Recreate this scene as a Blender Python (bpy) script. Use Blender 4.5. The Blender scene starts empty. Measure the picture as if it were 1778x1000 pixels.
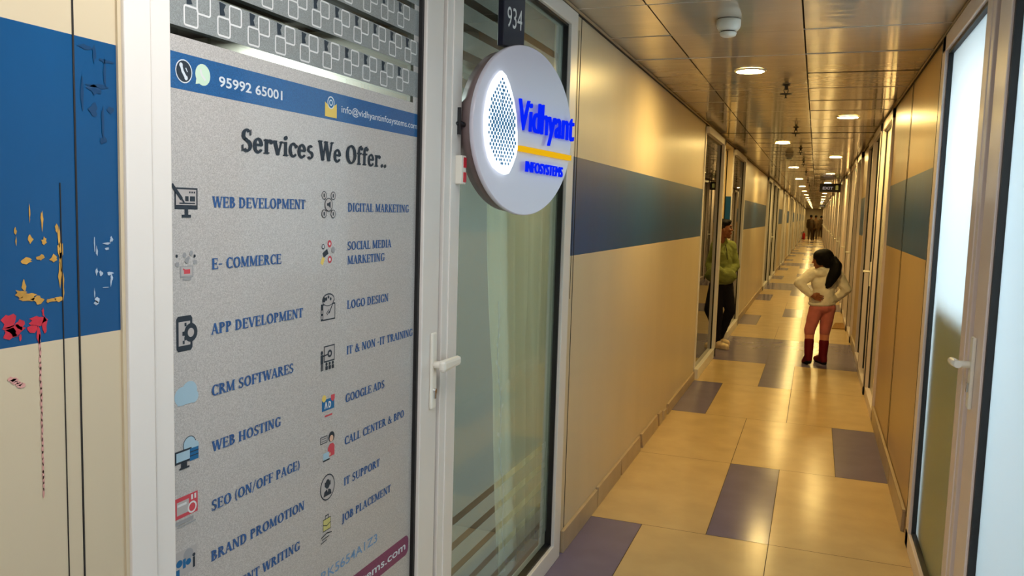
import bpy, bmesh, math, random
from mathutils import Vector, Matrix
random.seed(7)
S = bpy.context.scene
COL = S.collection
PI = math.pi

# ------------------------------------------------------------------ camera, world, exposure
def setup_view():
    yaw, pit, rol = 0.354308, 0.095891, 0.028983
    f = Vector((-math.sin(yaw) * math.cos(pit), math.cos(yaw) * math.cos(pit), -math.sin(pit)))
    r = Vector((math.cos(yaw), math.sin(yaw), 0))
    u = r.cross(f)
    r2 = r * math.cos(rol) + u * math.sin(rol)
    u2 = -r * math.sin(rol) + u * math.cos(rol)
    m = Matrix((r2, u2, -f)).transposed().to_4x4()
    m.translation = Vector((0, 0, 1.6))
    cd = bpy.data.cameras.new('camera'); cam = bpy.data.objects.new('camera', cd)
    cd.sensor_width = 36; cd.lens = 1414.4 / 1778 * 36; cd.clip_start = 0.02; cd.clip_end = 300
    cam.matrix_world = m
    COL.objects.link(cam); S.camera = cam
setup_view()
w = bpy.data.worlds.new('world'); S.world = w; w.use_nodes = True
w.node_tree.nodes['Background'].inputs[0].default_value = (0.9, 0.8, 0.65, 1)
w.node_tree.nodes['Background'].inputs[1].default_value = 0.02
S.view_settings.view_transform = 'Standard'; S.view_settings.look = 'None'
S.view_settings.exposure = 1.15; S.view_settings.gamma = 1.0; S.view_settings.use_curve_mapping = False

WARM = (1.0, 0.69, 0.24)      # corridor downlights
COOL = (1.0, 0.955, 0.93)      # white panels over the near end of the corridor
WARM_POWER, COOL_POWER, OFFICE_POWER = 155.0, 8.0, 8.2

# ------------------------------------------------------------------ materials
def lin(c):
    return tuple(((v / 255) / 12.92 if v <= 10 else (((v / 255) + .055) / 1.055) ** 2.4) for v in c)

def nt(name):
    m = bpy.data.materials.new(name); m.use_nodes = True
    t = m.node_tree; t.nodes.clear()
    out = t.nodes.new('ShaderNodeOutputMaterial')
    return m, t, out

def mat(name, col, rough=.5, metal=0., spec=.5, coat=0., var=0., vscale=6., bump=0., bscale=60., stretch=(1, 1, 1), emit=None, es=0.):
    m, t, out = nt(name)
    b = t.nodes.new('ShaderNodeBsdfPrincipled')
    c = (*col, 1)
    b.inputs['Base Color'].default_value = c
    b.inputs['Roughness'].default_value = rough
    b.inputs['Metallic'].default_value = metal
    b.inputs['Specular IOR Level'].default_value = spec
    b.inputs['Coat Weight'].default_value = coat
    b.inputs['Coat Roughness'].default_value = .22 if coat else .04
    tc = t.nodes.new('ShaderNodeTexCoord')
    mp = t.nodes.new('ShaderNodeMapping'); mp.inputs['Scale'].default_value = stretch
    t.links.new(tc.outputs['Object'], mp.inputs['Vector'])
    if var:
        n = t.nodes.new('ShaderNodeTexNoise'); n.inputs['Scale'].default_value = vscale; n.inputs['Detail'].default_value = 5
        t.links.new(mp.outputs[0], n.inputs['Vector'])
        r = t.nodes.new('ShaderNodeMapRange'); r.inputs[1].default_value = .3; r.inputs[2].default_value = .7
        r.inputs[3].default_value = 1 - var; r.inputs[4].default_value = 1 + var
        t.links.new(n.outputs['Fac'], r.inputs[0])
        mx = t.nodes.new('ShaderNodeMix'); mx.data_type = 'RGBA'; mx.blend_type = 'MULTIPLY'; mx.inputs[0].default_value = 1
        mx.inputs[6].default_value = c
        t.links.new(r.outputs[0], mx.inputs[7]); t.links.new(mx.outputs[2], b.inputs['Base Color'])
    if bump:
        n2 = t.nodes.new('ShaderNodeTexNoise'); n2.inputs['Scale'].default_value = bscale; n2.inputs['Detail'].default_value = 3
        t.links.new(mp.outputs[0], n2.inputs['Vector'])
        bp = t.nodes.new('ShaderNodeBump'); bp.inputs['Strength'].default_value = bump; bp.inputs['Distance'].default_value = .01
        t.links.new(n2.outputs['Fac'], bp.inputs['Height']); t.links.new(bp.outputs[0], b.inputs['Normal'])
    if emit:
        b.inputs['Emission Color'].default_value = (*emit, 1); b.inputs['Emission Strength'].default_value = es
    t.links.new(b.outputs[0], out.inputs[0])
    return m

def emis(name, col, s):
    m, t, out = nt(name)
    e = t.nodes.new('ShaderNodeEmission'); e.inputs[0].default_value = (*col, 1); e.inputs[1].default_value = s
    t.links.new(e.outputs[0], out.inputs[0]); return m

def glass(name, tint=(.8, .88, .84), rough=.01, film=0., filmcol=(.6, .7, .65), trans=.5, ior=1.5):
    """thin pane: see-through tinted body (plus a share of cloudy film) under a Fresnel reflection"""
    m, t, out = nt(name)
    tr = t.nodes.new('ShaderNodeBsdfTransparent'); tr.inputs[0].default_value = (*tint, 1)
    body = tr
    if film:
        d = t.nodes.new('ShaderNodeBsdfDiffuse'); d.inputs[0].default_value = (*filmcol, 1)
        tl = t.nodes.new('ShaderNodeBsdfTranslucent'); tl.inputs[0].default_value = (*filmcol, 1)
        a = t.nodes.new('ShaderNodeMixShader'); a.inputs[0].default_value = trans
        t.links.new(d.outputs[0], a.inputs[1]); t.links.new(tl.outputs[0], a.inputs[2])
        b = t.nodes.new('ShaderNodeMixShader'); b.inputs[0].default_value = film
        t.links.new(tr.outputs[0], b.inputs[1]); t.links.new(a.outputs[0], b.inputs[2])
        body = b
    g = t.nodes.new('ShaderNodeBsdfGlossy'); g.inputs['Roughness'].default_value = rough
    fr = t.nodes.new('ShaderNodeFresnel'); fr.inputs[0].default_value = ior
    mx = t.nodes.new('ShaderNodeMixShader')
    ge = t.nodes.new('ShaderNodeNewGeometry'); ml = t.nodes.new('ShaderNodeMath'); ml.operation = 'SUBTRACT'; ml.use_clamp = True   # reflect on the entering face only
    t.links.new(fr.outputs[0], ml.inputs[0]); t.links.new(ge.outputs['Backfacing'], ml.inputs[1])
    t.links.new(ml.outputs[0], mx.inputs[0]); t.links.new(body.outputs[0], mx.inputs[1]); t.links.new(g.outputs[0], mx.inputs[2])
    t.links.new(mx.outputs[0], out.inputs[0]); return m

def sparkle_film(name, col):
    """printed vinyl with a fine metallic glitter under a glossy face"""
    m, t, out = nt(name)
    b = t.nodes.new('ShaderNodeBsdfPrincipled')
    b.inputs['Roughness'].default_value = .5; b.inputs['Metallic'].default_value = .15
    b.inputs['Coat Weight'].default_value = .3; b.inputs['Coat Roughness'].default_value = .06
    tc = t.nodes.new('ShaderNodeTexCoord')
    v = t.nodes.new('ShaderNodeTexVoronoi'); v.inputs['Scale'].default_value = 620
    t.links.new(tc.outputs['Object'], v.inputs['Vector'])
    r = t.nodes.new('ShaderNodeMapRange'); r.inputs[1].default_value = 0; r.inputs[2].default_value = 1
    r.inputs[3].default_value = .80; r.inputs[4].default_value = 1.20
    sp = t.nodes.new('ShaderNodeSeparateColor'); t.links.new(v.outputs['Color'], sp.inputs[0])
    t.links.new(sp.outputs[0], r.inputs[0])
    mx = t.nodes.new('ShaderNodeMix'); mx.data_type = 'RGBA'; mx.blend_type = 'MULTIPLY'; mx.inputs[0].default_value = 1
    mx.inputs[6].default_value = (*col, 1); t.links.new(r.outputs[0], mx.inputs[7]); t.links.new(mx.outputs[2], b.inputs['Base Color'])
    bp = t.nodes.new('ShaderNodeBump'); bp.inputs['Strength'].default_value = .35; bp.inputs['Distance'].default_value = .002
    t.links.new(sp.outputs[1], bp.inputs['Height']); t.links.new(bp.outputs[0], b.inputs['Normal'])
    t.links.new(b.outputs[0], out.inputs[0]); return m

M = {}
M['cream'] = mat('cream_paint', lin((205, 190, 160)), .33, spec=.45, var=.05, vscale=2.2, bump=.05, bscale=9, stretch=(1, 1, .25))
M['tan'] = mat('tan_paint', lin((182, 152, 104)), .33, spec=.45, var=.05, vscale=2.2, bump=.05, bscale=9, stretch=(1, 1, .25))
M['blue'] = mat('blue_paint', lin((0, 72, 122)), .32, spec=.36, coat=.04, var=.10, vscale=4, bump=.05, bscale=12, stretch=(1, 1, .3))
M['groove'] = mat('dark_groove', (.015, .013, .012), .8)
M['white'] = mat('white_powder_coat', lin((226, 222, 216)), .35, spec=.5, var=.02, vscale=3)
M['white2'] = mat('white_plastic', lin((232, 229, 218)), .3)
M['pink'] = mat('pale_powder_coat', lin((226, 212, 206)), .35, var=.02)
M['trimtan'] = mat('tan_trim', lin((170, 150, 118)), .5, var=.08)
M['rubber'] = mat('black_gasket', (.006, .006, .007), .5)
M['beige'] = mat('beige_tile', lin((198, 172, 124)), .20, spec=.14, var=.07, vscale=5, bump=.012, bscale=14)
M['purple'] = mat('purple_tile', lin((112, 104, 130)), .17, spec=.16, var=.06, vscale=6, bump=.012, bscale=14)
M['grout'] = mat('grout', lin((70, 56, 36)), .9)
M['skirt'] = mat('skirting_tile', lin((178, 158, 128)), .4, var=.09, vscale=8)
M['ceil'] = mat('metal_ceiling_tile', lin((196, 186, 172)), .10, metal=.35, spec=.6, var=.05, vscale=3, bump=.16, bscale=4.5, stretch=(1, 2.2, 1))
M['ridge'] = mat('tile_edge', lin((206, 198, 186)), .3)
M['film'] = sparkle_film('printed_film', lin((188, 185, 182)))
M['filmdim'] = sparkle_film('silver_row_film', lin((142, 148, 148)))
M['filmblue'] = sparkle_film('printed_film_blue', lin((24, 92, 150)))
M['filmmar'] = sparkle_film('printed_film_maroon', lin((126, 56, 98)))
def ink(n, c): M[n] = mat(n, lin(c), .55, spec=.25)
ink('ink_navy', (52, 92, 146)); ink('ink_dark', (44, 54, 64)); ink('ink_pale', (206, 216, 224)); ink('ink_sky', (112, 150, 190))
ink('ink_grey', (150, 152, 154)); ink('ink_red', (196, 74, 84)); ink('ink_gold', (222, 196, 104)); ink('ink_teal', (30, 100, 150)); ink('ink_cloud', (160, 190, 206))
ink('ink_silver', (214, 216, 216)); ink('ink_skin', (214, 176, 150)); ink('ink_olive', (196, 190, 120)); ink('ink_wash', (176, 172, 170)); ink('ink_green', (196, 222, 200))
M['pane'] = glass('clear_glass', (.86, .90, .885))
M['filmclear'] = glass('misty_film', (.88, .92, .905), .12, film=.36, filmcol=lin((184, 200, 194)), trans=.5)
M['darkglass'] = glass('smoked_glass', (.30, .29, .26), .01)
M['frost'] = glass('frosted_glass', (0, 0, 0), .32, film=1., filmcol=(.88, .95, .97), trans=.95, ior=1.18)
M['frostoff'] = mat('frosted_glass_unlit', lin((206, 202, 188)), .25, spec=.4, var=.05, vscale=5)
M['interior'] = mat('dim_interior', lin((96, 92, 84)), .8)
M['officewhite'] = mat('office_white', (.86, .88, .9), .7)
M['olive'] = mat('olive_laminate', lin((172, 160, 84)), .6)
M['curtain'] = glass('pale_curtain', (0, 0, 0), .6, film=1., filmcol=lin((224, 222, 200)), trans=.5, ior=1.02)
M['leafwhite'] = mat('embroidery', (.9, .93, .92), .6)
M['black'] = mat('black_plastic', (.012, .012, .015), .35)
M['navyplate'] = mat('navy_plate', lin((24, 24, 44)), .3)
M['acryl'] = mat('white_acrylic', lin((214, 212, 226)), .18, spec=.5)
M['signback'] = mat('sign_box', lin((120, 104, 104)), .45, var=.12, vscale=20)
M['ledwhite'] = emis('led_white', (.82, .93, 1.), .85)
M['ledblue'] = emis('led_blue', (.002, .02, 1.), .42)
M['ledyellow'] = emis('led_yellow', (1., .55, .01), .36)
M['dotblue'] = mat('logo_dot', lin((52, 132, 190)), .4)
M['lamp'] = emis('downlight_glow', WARM, WARM_POWER)
M['panel'] = emis('panel_glow', COOL, COOL_POWER)
M['officelamp'] = emis('office_panel_glow', (.80, .92, 1.), OFFICE_POWER)
M['officelow'] = emis('office_side_glow', (.80, .92, 1.), OFFICE_POWER * .12)
M['officefill'] = emis('office_fill_glow', (.92, 1., .98), 76.)
M['chrome'] = mat('chrome', (.6, .6, .6), .2, metal=1.)
M['redplastic'] = mat('red_plastic', lin((206, 30, 48)), .4)
M['yellowmark'] = mat('yellow_smear', lin((196, 148, 62)), .6, var=.25, vscale=40)
M['redmark'] = mat('red_smear', lin((186, 34, 54)), .6, var=.25, vscale=40)
M['pinkmark'] = mat('pink_smear', lin((204, 150, 142)), .6, var=.1, vscale=40)
M['whitemark'] = mat('white_smear', lin((168, 186, 204)), .6, var=.2, vscale=40)
M['duskmark'] = mat('dark_smear', lin((4, 56, 98)), .35)
M['exitface'] = mat('exit_face', lin((26, 20, 24)), .3)
M['exitletter'] = emis('exit_letter', (.55, .42, .36), .22)
M['exitman'] = emis('exit_figure', (.62, .48, .10), .16)
M['cyl'] = mat('extinguisher_red', lin((170, 24, 18)), .3)
M['mat'] = mat('doormat', lin((150, 108, 42)), .9, var=.15, vscale=40, bump=.5, bscale=300)
M['leaf_door'] = mat('cream_door', lin((206, 184, 140)), .45, var=.03)
def cloth(n, c, r=.85, var=.08, vs=14, bump=.25, bs=38): M[n] = mat(n, lin(c), r, var=var, vscale=vs, bump=bump, bscale=bs, spec=.2)
cloth('jacket', (240, 232, 214), .6, bump=.7, bs=15); cloth('trousers', (196, 114, 108)); cloth('calf', (222, 142, 112)); cloth('boot', (104, 14, 24), .6); cloth('sole', (26, 16, 18))
cloth('hoodie', (116, 124, 66)); cloth('jeans', (20, 18, 26)); cloth('shoe', (226, 204, 164), .6); cloth('darkcloth', (70, 56, 40)); cloth('darkcloth2', (84, 66, 44))
M['hair'] = mat('black_hair', (.004, .0035, .0035), .55, spec=.15, bump=.5, bscale=60, stretch=(4, 4, 1))
M['skin'] = mat('brown_skin', lin((124, 76, 50)), .55, spec=.3)
M['skin2'] = mat('brown_skin_child', lin((150, 92, 60)), .5)
M['lips'] = mat('lips', lin((120, 62, 52)), .5)
M['eyewhite'] = mat('eye_white', (.75, .72, .68), .3)

# ------------------------------------------------------------------ mesh helpers
class MB:
    def __init__(s): s.v = []; s.f = []; s.m = []; s.sm = []
    def poly(s, pts, m=0, smooth=False):
        i = len(s.v); s.v += [tuple(p) for p in pts]; s.f.append(list(range(i, i + len(pts)))); s.m.append(m); s.sm.append(smooth)
    def box(s, a, b, m=0):
        x0, y0, z0 = [min(a[i], b[i]) for i in range(3)]; x1, y1, z1 = [max(a[i], b[i]) for i in range(3)]
        i = len(s.v)
        s.v += [(x0, y0, z0), (x1, y0, z0), (x1, y1, z0), (x0, y1, z0), (x0, y0, z1), (x1, y0, z1), (x1, y1, z1), (x0, y1, z1)]
        for q in ((0, 3, 2, 1), (4, 5, 6, 7), (0, 1, 5, 4), (1, 2, 6, 5), (2, 3, 7, 6), (3, 0, 4, 7)):
            s.f.append([i + k for k in q]); s.m.append(m); s.sm.append(False)
    def ring_solid(s, rings, m=0, smooth=True, cap=True):
        n = len(rings[0]); i = len(s.v)
        for r in rings: s.v += [tuple(p) for p in r]
        for k in range(len(rings) - 1):
            for j in range(n):
                a, b = i + k * n + j, i + k * n + (j + 1) % n
                s.f.append([a, b, b + n, a + n]); s.m.append(m); s.sm.append(smooth)
        if cap:
            s.f.append([i + j for j in range(n)][::-1]); s.m.append(m); s.sm.append(False)
            e = i + (len(rings) - 1) * n
            s.f.append([e + j for j in range(n)]); s.m.append(m); s.sm.append(False)
    def lathe(s, prof, c=(0, 0, 0), n=28, m=0):
        s.ring_solid([[(c[0] + r * math.cos(2 * PI * j / n), c[1] + r * math.sin(2 * PI * j / n), c[2] + z) for j in range(n)] for r, z in prof], m)
    def tube(s, pts, r, n=8, m=0):
        pts = [Vector(p) for p in pts]; rings = []
        rr = r if isinstance(r, (list, tuple)) else [r] * len(pts)
        for k, p in enumerate(pts):
            d = (pts[min(k + 1, len(pts) - 1)] - pts[max(k - 1, 0)]).normalized()
            a = d.orthogonal().normalized() if k == 0 else (a - d * a.dot(d)).normalized()
            b = d.cross(a)
            rings.append([p + (a * math.cos(2 * PI * j / n) + b * math.sin(2 * PI * j / n)) * rr[k] for j in range(n)])
        s.ring_solid(rings, m)
    def prism(s, pts, h, m=0):
        """flat outline pts (3-D, in order) pushed along vector h"""
        h = Vector(h); a = [Vector(p) for p in pts]; b = [p + h for p in a]; n = len(a)
        i = len(s.v); s.v += [tuple(p) for p in a + b]
        s.f += [[i + j for j in range(n)][::-1], [i + n + j for j in range(n)]]; s.m += [m, m]; s.sm += [False, False]
        for j in range(n):
            s.f.append([i + j, i + (j + 1) % n, i + n + (j + 1) % n, i + n + j]); s.m.append(m); s.sm.append(False)
    def cap(s, p0, p1, r0, r1, n=14, k=5, m=0):
        """rounded cone"""
        p0 = Vector(p0); p1 = Vector(p1); d = (p1 - p0)
        d = d.normalized() if d.length > 1e-6 else Vector((0, 0, 1))
        a = d.orthogonal().normalized(); b = d.cross(a); rings = []
        for i in range(k + 1):
            t = -PI / 2 + (PI / 2) * i / k
            t = max(t, -PI / 2 + .05)
            rings.append([p0 + d * (r0 * math.sin(t)) + (a * math.cos(2 * PI * j / n) + b * math.sin(2 * PI * j / n)) * r0 * math.cos(t) for j in range(n)])
        for i in range(k + 1):
            t = (PI / 2) * i / k; t = min(t, PI / 2 - .05)
            rings.append([p1 + d * (r1 * math.sin(t)) + (a * math.cos(2 * PI * j / n) + b * math.sin(2 * PI * j / n)) * r1 * math.cos(t) for j in range(n)])
        s.ring_solid(rings, m)
    def ell(s, c, r, rot=(0, 0, 0), n=18, k=12, m=0):
        R = Matrix.Rotation(rot[2], 3, 'Z') @ Matrix.Rotation(rot[1], 3, 'Y') @ Matrix.Rotation(rot[0], 3, 'X'); c = Vector(c); rings = []
        for i in range(k + 1):
            t = -PI / 2 + PI * i / k; t = max(min(t, PI / 2 - .04), -PI / 2 + .04)
            rings.append([c + R @ Vector((r[0] * math.cos(t) * math.cos(2 * PI * j / n), r[1] * math.cos(t) * math.sin(2 * PI * j / n), r[2] * math.sin(t))) for j in range(n)])
        s.ring_solid(rings, m)
    def build(s, name, mats, parent=None, bevel=0.):
        me = bpy.data.meshes.new(name); me.from_pydata(s.v, [], s.f)
        for mm in (mats if isinstance(mats, (list, tuple)) else [mats]): me.materials.append(M[mm] if isinstance(mm, str) else mm)
        me.polygons.foreach_set('material_index', s.m); me.polygons.foreach_set('use_smooth', s.sm); me.update()
        o = bpy.data.objects.new(name, me); COL.objects.link(o)
        if parent is not None: o.parent = parent
        if bevel:
            b = o.modifiers.new('bevel', 'BEVEL'); b.width = bevel; b.segments = 2; b.limit_method = 'ANGLE'
        return o

def tag(o, label=None, cat=None, group=None, kind=None):
    for k, v in (('label', label), ('category', cat), ('group', group), ('kind', kind)):
        if v: o[k] = v
    return o
def empty(name, loc=(0, 0, 0), rz=0.):
    o = bpy.data.objects.new(name, None); o.location = loc; o.rotation_euler = (0, 0, rz); o.empty_display_size = .1; COL.objects.link(o); return o
def copy_tree(o, parent=None):
    c = o.copy(); COL.objects.link(c)
    if parent is not None: c.parent = parent
    for ch in list(o.children): copy_tree(ch, c)
    return c
def struct(o): o['kind'] = 'structure'; return o

XL, XR, HC, YB, YE = -1.04, .52, 2.48, -4.0, 80.0

# ------------------------------------------------------------------ floor
fb = MB()
EX = [XL - .12, -.752, -.428, -.127, .205, XR + .12]
def frow(y0, y1, kind):
    g = .0018
    spans = {'L': [(0, 1, 1), (1, 3, 0), (3, 5, 0)], 'C': [(0, 2, 0), (2, 3, 1), (3, 5, 0)], 'R': [(0, 2, 0), (2, 4, 0), (4, 5, 1)],
             'F': [(0, 2, 1), (2, 5, 1)], 'B': [(0, 2, 0), (2, 5, 0)]}[kind]
    for a, b, m in spans:
        fb.poly([(EX[a] + g, y0 + g, 0), (EX[b] - g, y0 + g, 0), (EX[b] - g, y1 - g, 0), (EX[a] + g, y1 - g, 0)], m)
seq = [('L', 1.283), ('C', 1.277), ('R', 1.275), ('L', 1.32), ('C', 1.29), ('F', .66), ('F', 1.29), ('B', 1.33)]
y = 2.79 - 9.725; k = 0
while y < YE:
    kd, h = seq[k % 8]
    if y + h > YB: frow(max(y, YB), min(y + h, YE), kd)
    y += h; k += 1
fb.poly([(-3.6, YB, -.002), (3.0, YB, -.002), (3.0, YE, -.002), (-3.6, YE, -.002)], 2)
struct(fb.build('floor', ['beige', 'purple', 'grout']))

# ------------------------------------------------------------------ ceiling
cb = MB(); CX = [XL - .1, -.73, -.108, XR + .1]
y = 4.14 - .62 * 13; r = 0
while y < YE:
    for c in range(3):
        g0 = .0035; gy = .0018 if r % 6 == 3 else 0.
        t = random.uniform(-.0022, .0022); q = random.uniform(-.0016, .0016)
        cb.poly([(CX[c] + g0, y + gy, HC + t), (CX[c] + g0, y + .62 - gy, HC - t), (CX[c + 1] - g0, y + .62 - gy, HC - t + q), (CX[c + 1] - g0, y + gy, HC + t + q)], 0)
    if r % 6 != 3: cb.box((CX[0], y - .003, HC - .0012), (CX[3], y + .003, HC + .004), 2)
    y += .62; r += 1
cb.poly([(-3.6, YB, HC + .02), (-3.6, YE, HC + .02), (3, YE, HC + .02), (3, YB, HC + .02)], 1)
struct(cb.build('ceiling', ['ceil', 'groove', 'ridge']))

# ------------------------------------------------------------------ walls
ZB0, ZB1 = 1.398, 1.846
def wall_seg(name, side, y0, y1, band=(ZB0, ZB1), th=.10):
    x = XL if side == 'left' else XR; xb = x - th if side == 'left' else x + th
    b = MB(); zs = [0, band[0], band[1], HC + .018]
    for i in range(3):
        b.box((x, y0, zs[i]), (xb, y1, zs[i + 1]), 1 if i == 1 else 0)
    return struct(b.build(name, ['cream' if side == 'left' else 'tan', 'blue']))
wall_left_near = wall_seg('wall_left', 'left', YB, 1.003, (1.389, 1.837))
wl = [(3.535, 7.985), (12.36, 18.5), (24.2, 27.4), (31.0, 34.2), (38.6, 42.0), (46.4, 50.0), (54.5, 58.0), (62.5, 66.0), (70.5, 74.0)]
wr = [(4.395, 6.985), (10.15, 11.4), (16.0, 17.4), (22.0, 24.0), (28.6, 30.6), (35.2, 37.2), (41.8, 43.8), (48.4, 50.4), (55.0, 57.0), (61.6, 63.6), (68.2, 70.2), (74.8, 76.8)]
for a, b in wl: wall_seg('wall_left', 'left', a, b)
for a, b in wr: wall_seg('wall_right', 'right', a, b, (1.408, 1.866))
b = MB(); b.box((-3.6, YE, -.01), (3, YE + .1, HC + .02)); b.build('wall_end', 'cream')
b = MB(); b.box((-3.6, YB - .1, -.01), (3, YB, HC + .02)); b.build('wall_back', 'cream')
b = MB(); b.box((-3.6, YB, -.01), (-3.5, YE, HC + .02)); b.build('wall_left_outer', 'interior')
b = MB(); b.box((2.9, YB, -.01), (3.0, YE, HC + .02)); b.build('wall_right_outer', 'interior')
# the two lit rooms beside the near end
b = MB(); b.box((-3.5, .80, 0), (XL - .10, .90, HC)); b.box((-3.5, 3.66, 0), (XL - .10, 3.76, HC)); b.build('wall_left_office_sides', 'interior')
b = MB(); b.box((XR + .10, 4.42, 0), (2.9, 4.5, HC)); b.box((XR + .10, YB, 0), (2.9, YB + .06, HC)); b.box((2.84, YB, 0), (2.89, 4.5, HC)); b.build('wall_right_office_sides', 'officewhite')
b = MB(); b.box((XR + .09, YB, HC - .03), (2.9, 4.5, HC - .012)); b.build('ceiling_office', 'officewhite')
for o in bpy.data.objects:
    if o.name.startswith(('wall_', 'ceiling')): o['kind'] = 'structure'
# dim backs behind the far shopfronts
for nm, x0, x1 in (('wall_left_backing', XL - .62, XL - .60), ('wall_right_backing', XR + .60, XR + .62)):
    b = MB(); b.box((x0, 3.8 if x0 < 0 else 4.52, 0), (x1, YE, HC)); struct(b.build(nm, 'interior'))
# ceiling angles
for nm, x, s in (('trim_1', XL, 1), ('trim_2', XR, -1)):
    b = MB(); b.box((x - s * .0, YB, HC - .016), (x + s * .012, YE, HC - .0035), 0); b.box((x, YB, HC - .0205), (x + s * .009, YE, HC - .016), 1)
    struct(b.build(nm, ['trimtan', 'groove']))
# panel joints of the walls
def joint(side, y, wdt=.005, z0=0.1, z1=2.46, m='groove'):
    x = XL if side == 'left' else XR; s = 1 if side == 'left' else -1
    b = MB(); b.box((x - s * .01, y - wdt / 2, z0), (x + s * .0012, y + wdt / 2, z1)); return struct(b.build('trim_3', m))
joint('left', .921, .0028); joint('left', .893, .0014, .1, 1.62); joint('left', 3.612, .007, .1); joint('left', 3.575, .004, 1.2, 2.40)
joint('right', 5.74, .016); joint('right', 5.79, .005); joint('right', 4.49, .012); joint('right', 4.45, .008)
# thin cream strip and scuffed edge beside the near frame, tan strips by the frames
b = MB(); b.box((XL - .02, 1.0, 0), (XL + .004, 1.007, HC - .02)); struct(b.build('trim_4', 'cream'))
# ------------------------------------------------------------------ skirting
def skirt(side, segs, name):
    x = XL if side == 'left' else XR; s = 1 if side == 'left' else -1
    for y0, y1, tilt, h in segs:
        b = MB(); zt = h
        b.prism([(x + s * .001, y0, 0), (x + s * .018, y0, 0), (x + s * .018, y0 + tilt, zt), (x + s * .001, y0 + tilt, zt)], (0, y1 - y0, 0))
        struct(b.build(name, 'skirt', bevel=.002))
ls = [(3.56, 4.195, 0, .105), (4.205, 4.76, .01, .11), (4.80, 5.36, -.03, .11), (5.44, 6.02, -.05, .108), (6.07, 6.2, -.03, .10), (6.25, 6.36, .03, .07), (6.46, 7.95, 0, .085)]
for a, b_ in wl[1:]:
    yy = a
    while yy < b_ - .05: ls.append((yy + .003, min(yy + .9, b_) - .003, 0, .1)); yy += .9
skirt('left', ls, 'baseboard_left')
rs = [(4.55, 5.32, -.03, .12)]
for a, b_ in [(5.34, 6.98)] + wr[1:]:
    yy = a
    while yy < b_ - .05: rs.append((yy + .003, min(yy + .85, b_) - .003, 0, .115)); yy += .85
skirt('right', rs, 'baseboard_right')
yy = YB; nl = []
while yy < .95: nl.append((yy, min(yy + .6, .99) - .004, 0, .1)); yy += .6
skirt('left', nl, 'baseboard_left')
b = MB(); b.box((XR - .004, 4.51, .118), (XR - .02, 6.98, .128)); struct(b.build('trim_5', 'trimtan'))

# ------------------------------------------------------------------ paint marks on the near left wall
def blob(cy, cz, ry, rz, n=11, j=.5):
    return [(XL + .0008, cy + ry * math.cos(2 * PI * i / n) * random.uniform(1 - j, 1 + j), cz + rz * math.sin(2 * PI * i / n) * random.uniform(1 - j, 1 + j)) for i in range(n)]
def marks(name, m, items):
    b = MB()
    for it in items: b.poly(blob(*it))
    return struct(b.build(name, m))
def wy(px): return .803 + px * .00098
def wz(px, py): return (1.83 + .00005 * px) - (py - 38 - .185 * px) * (.000775 + px * 3.6e-7 * 1.0)
ym = [(wy(17), 400, .0018, .006), (wy(18), 418, .001, .005), (wy(40), 372, .001, .012), (wy(60), 383, .002, .013), (wy(40), 417, .004, .005), (wy(63), 423, .004, .005), (wy(84), 402, .0025, .008), (wy(88), 420, .002, .016),
      (wy(90), 440, .004, .012), (wy(90), 458, .003, .014), (wy(34), 455, .008, .004), (wy(55), 452, .006, .005), (wy(78), 456, .006, .005), (wy(88), 485, .0025, .02), (wy(93), 510, .002, .018), (wy(85), 530, .006, .004),
      (wy(70), 532, .010, .003), (wy(50), 528, .009, .005), (wy(36), 520, .012, .006), (wy(22), 512, .009, .005), (wy(28), 500, .003, .008)]
marks('trim_paint_yellow', 'yellowmark', [(a, wz((a - .803) / .00098, c), r1, r2) for a, c, r1, r2 in ym])
rm = [(wy(4), 560, .012, .010), (wy(12), 575, .014, .009), (wy(5), 582, .012, .007), (wy(20), 568, .006, .007), (wy(48), 566, .014, .006), (wy(40), 578, .010, .006), (wy(60), 578, .004, .012), (wy(50), 590, .003, .012), (wy(58), 550, .002, .005), (wy(20), 590, .002, .005)]
marks('trim_paint_red', 'redmark', [(a, wz((a - .803) / .00098, c), r1, r2) for a, c, r1, r2 in rm])
pm = [(wy(51) + random.uniform(-.0006, .0006), 600 + i * 12, .0016, .0075, 9, .3) for i in range(25)] + [(wy(4 + 4 * i), 665 + 3.5 * i, .006, .003) for i in range(5)]
marks('trim_paint_pink', 'pinkmark', [(q[0], wz((q[0] - .803) / .00098, q[1])) + tuple(q[2:]) for q in pm])
wm = [(wy(152), 440, .0012, .012), (wy(156), 452, .0015, .008), (wy(175), 440, .006, .0015), (wy(185), 434, .003, .004), (wy(176), 450, .004, .002), (wy(155), 490, .002, .006), (wy(163), 494, .003, .004), (wy(180), 497, .006, .003), (wy(184), 505, .002, .007),
      (wy(182), 515, .001, .006), (wy(172), 522, .006, .001), (wy(150), 530, .001, .008), (wy(156), 543, .006, .004), (wy(153), 548, .004, .003)]
marks('trim_paint_white', 'whitemark', [(a, wz((a - .803) / .00098, c), r1, r2) for a, c, r1, r2 in wm])
dm = [(wy(165), 152, .020, .003), (wy(178), 130, .0025, .02), (wy(178), 106, .014, .003), (wy(158), 158, .012, .006), (wy(140), 80, .010, .003), (wy(158), 92, .004, .012), (wy(172), 213, .003, .018), (wy(155), 195, .008, .010), (wy(188), 195, .008, .006), (wy(172), 250, .006, .006), (wy(135), 165, .003, .02)]
marks('trim_paint_dusk', 'duskmark', [(a, wz((a - .803) / .00098, c), r1, r2) for a, c, r1, r2 in dm])

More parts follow.
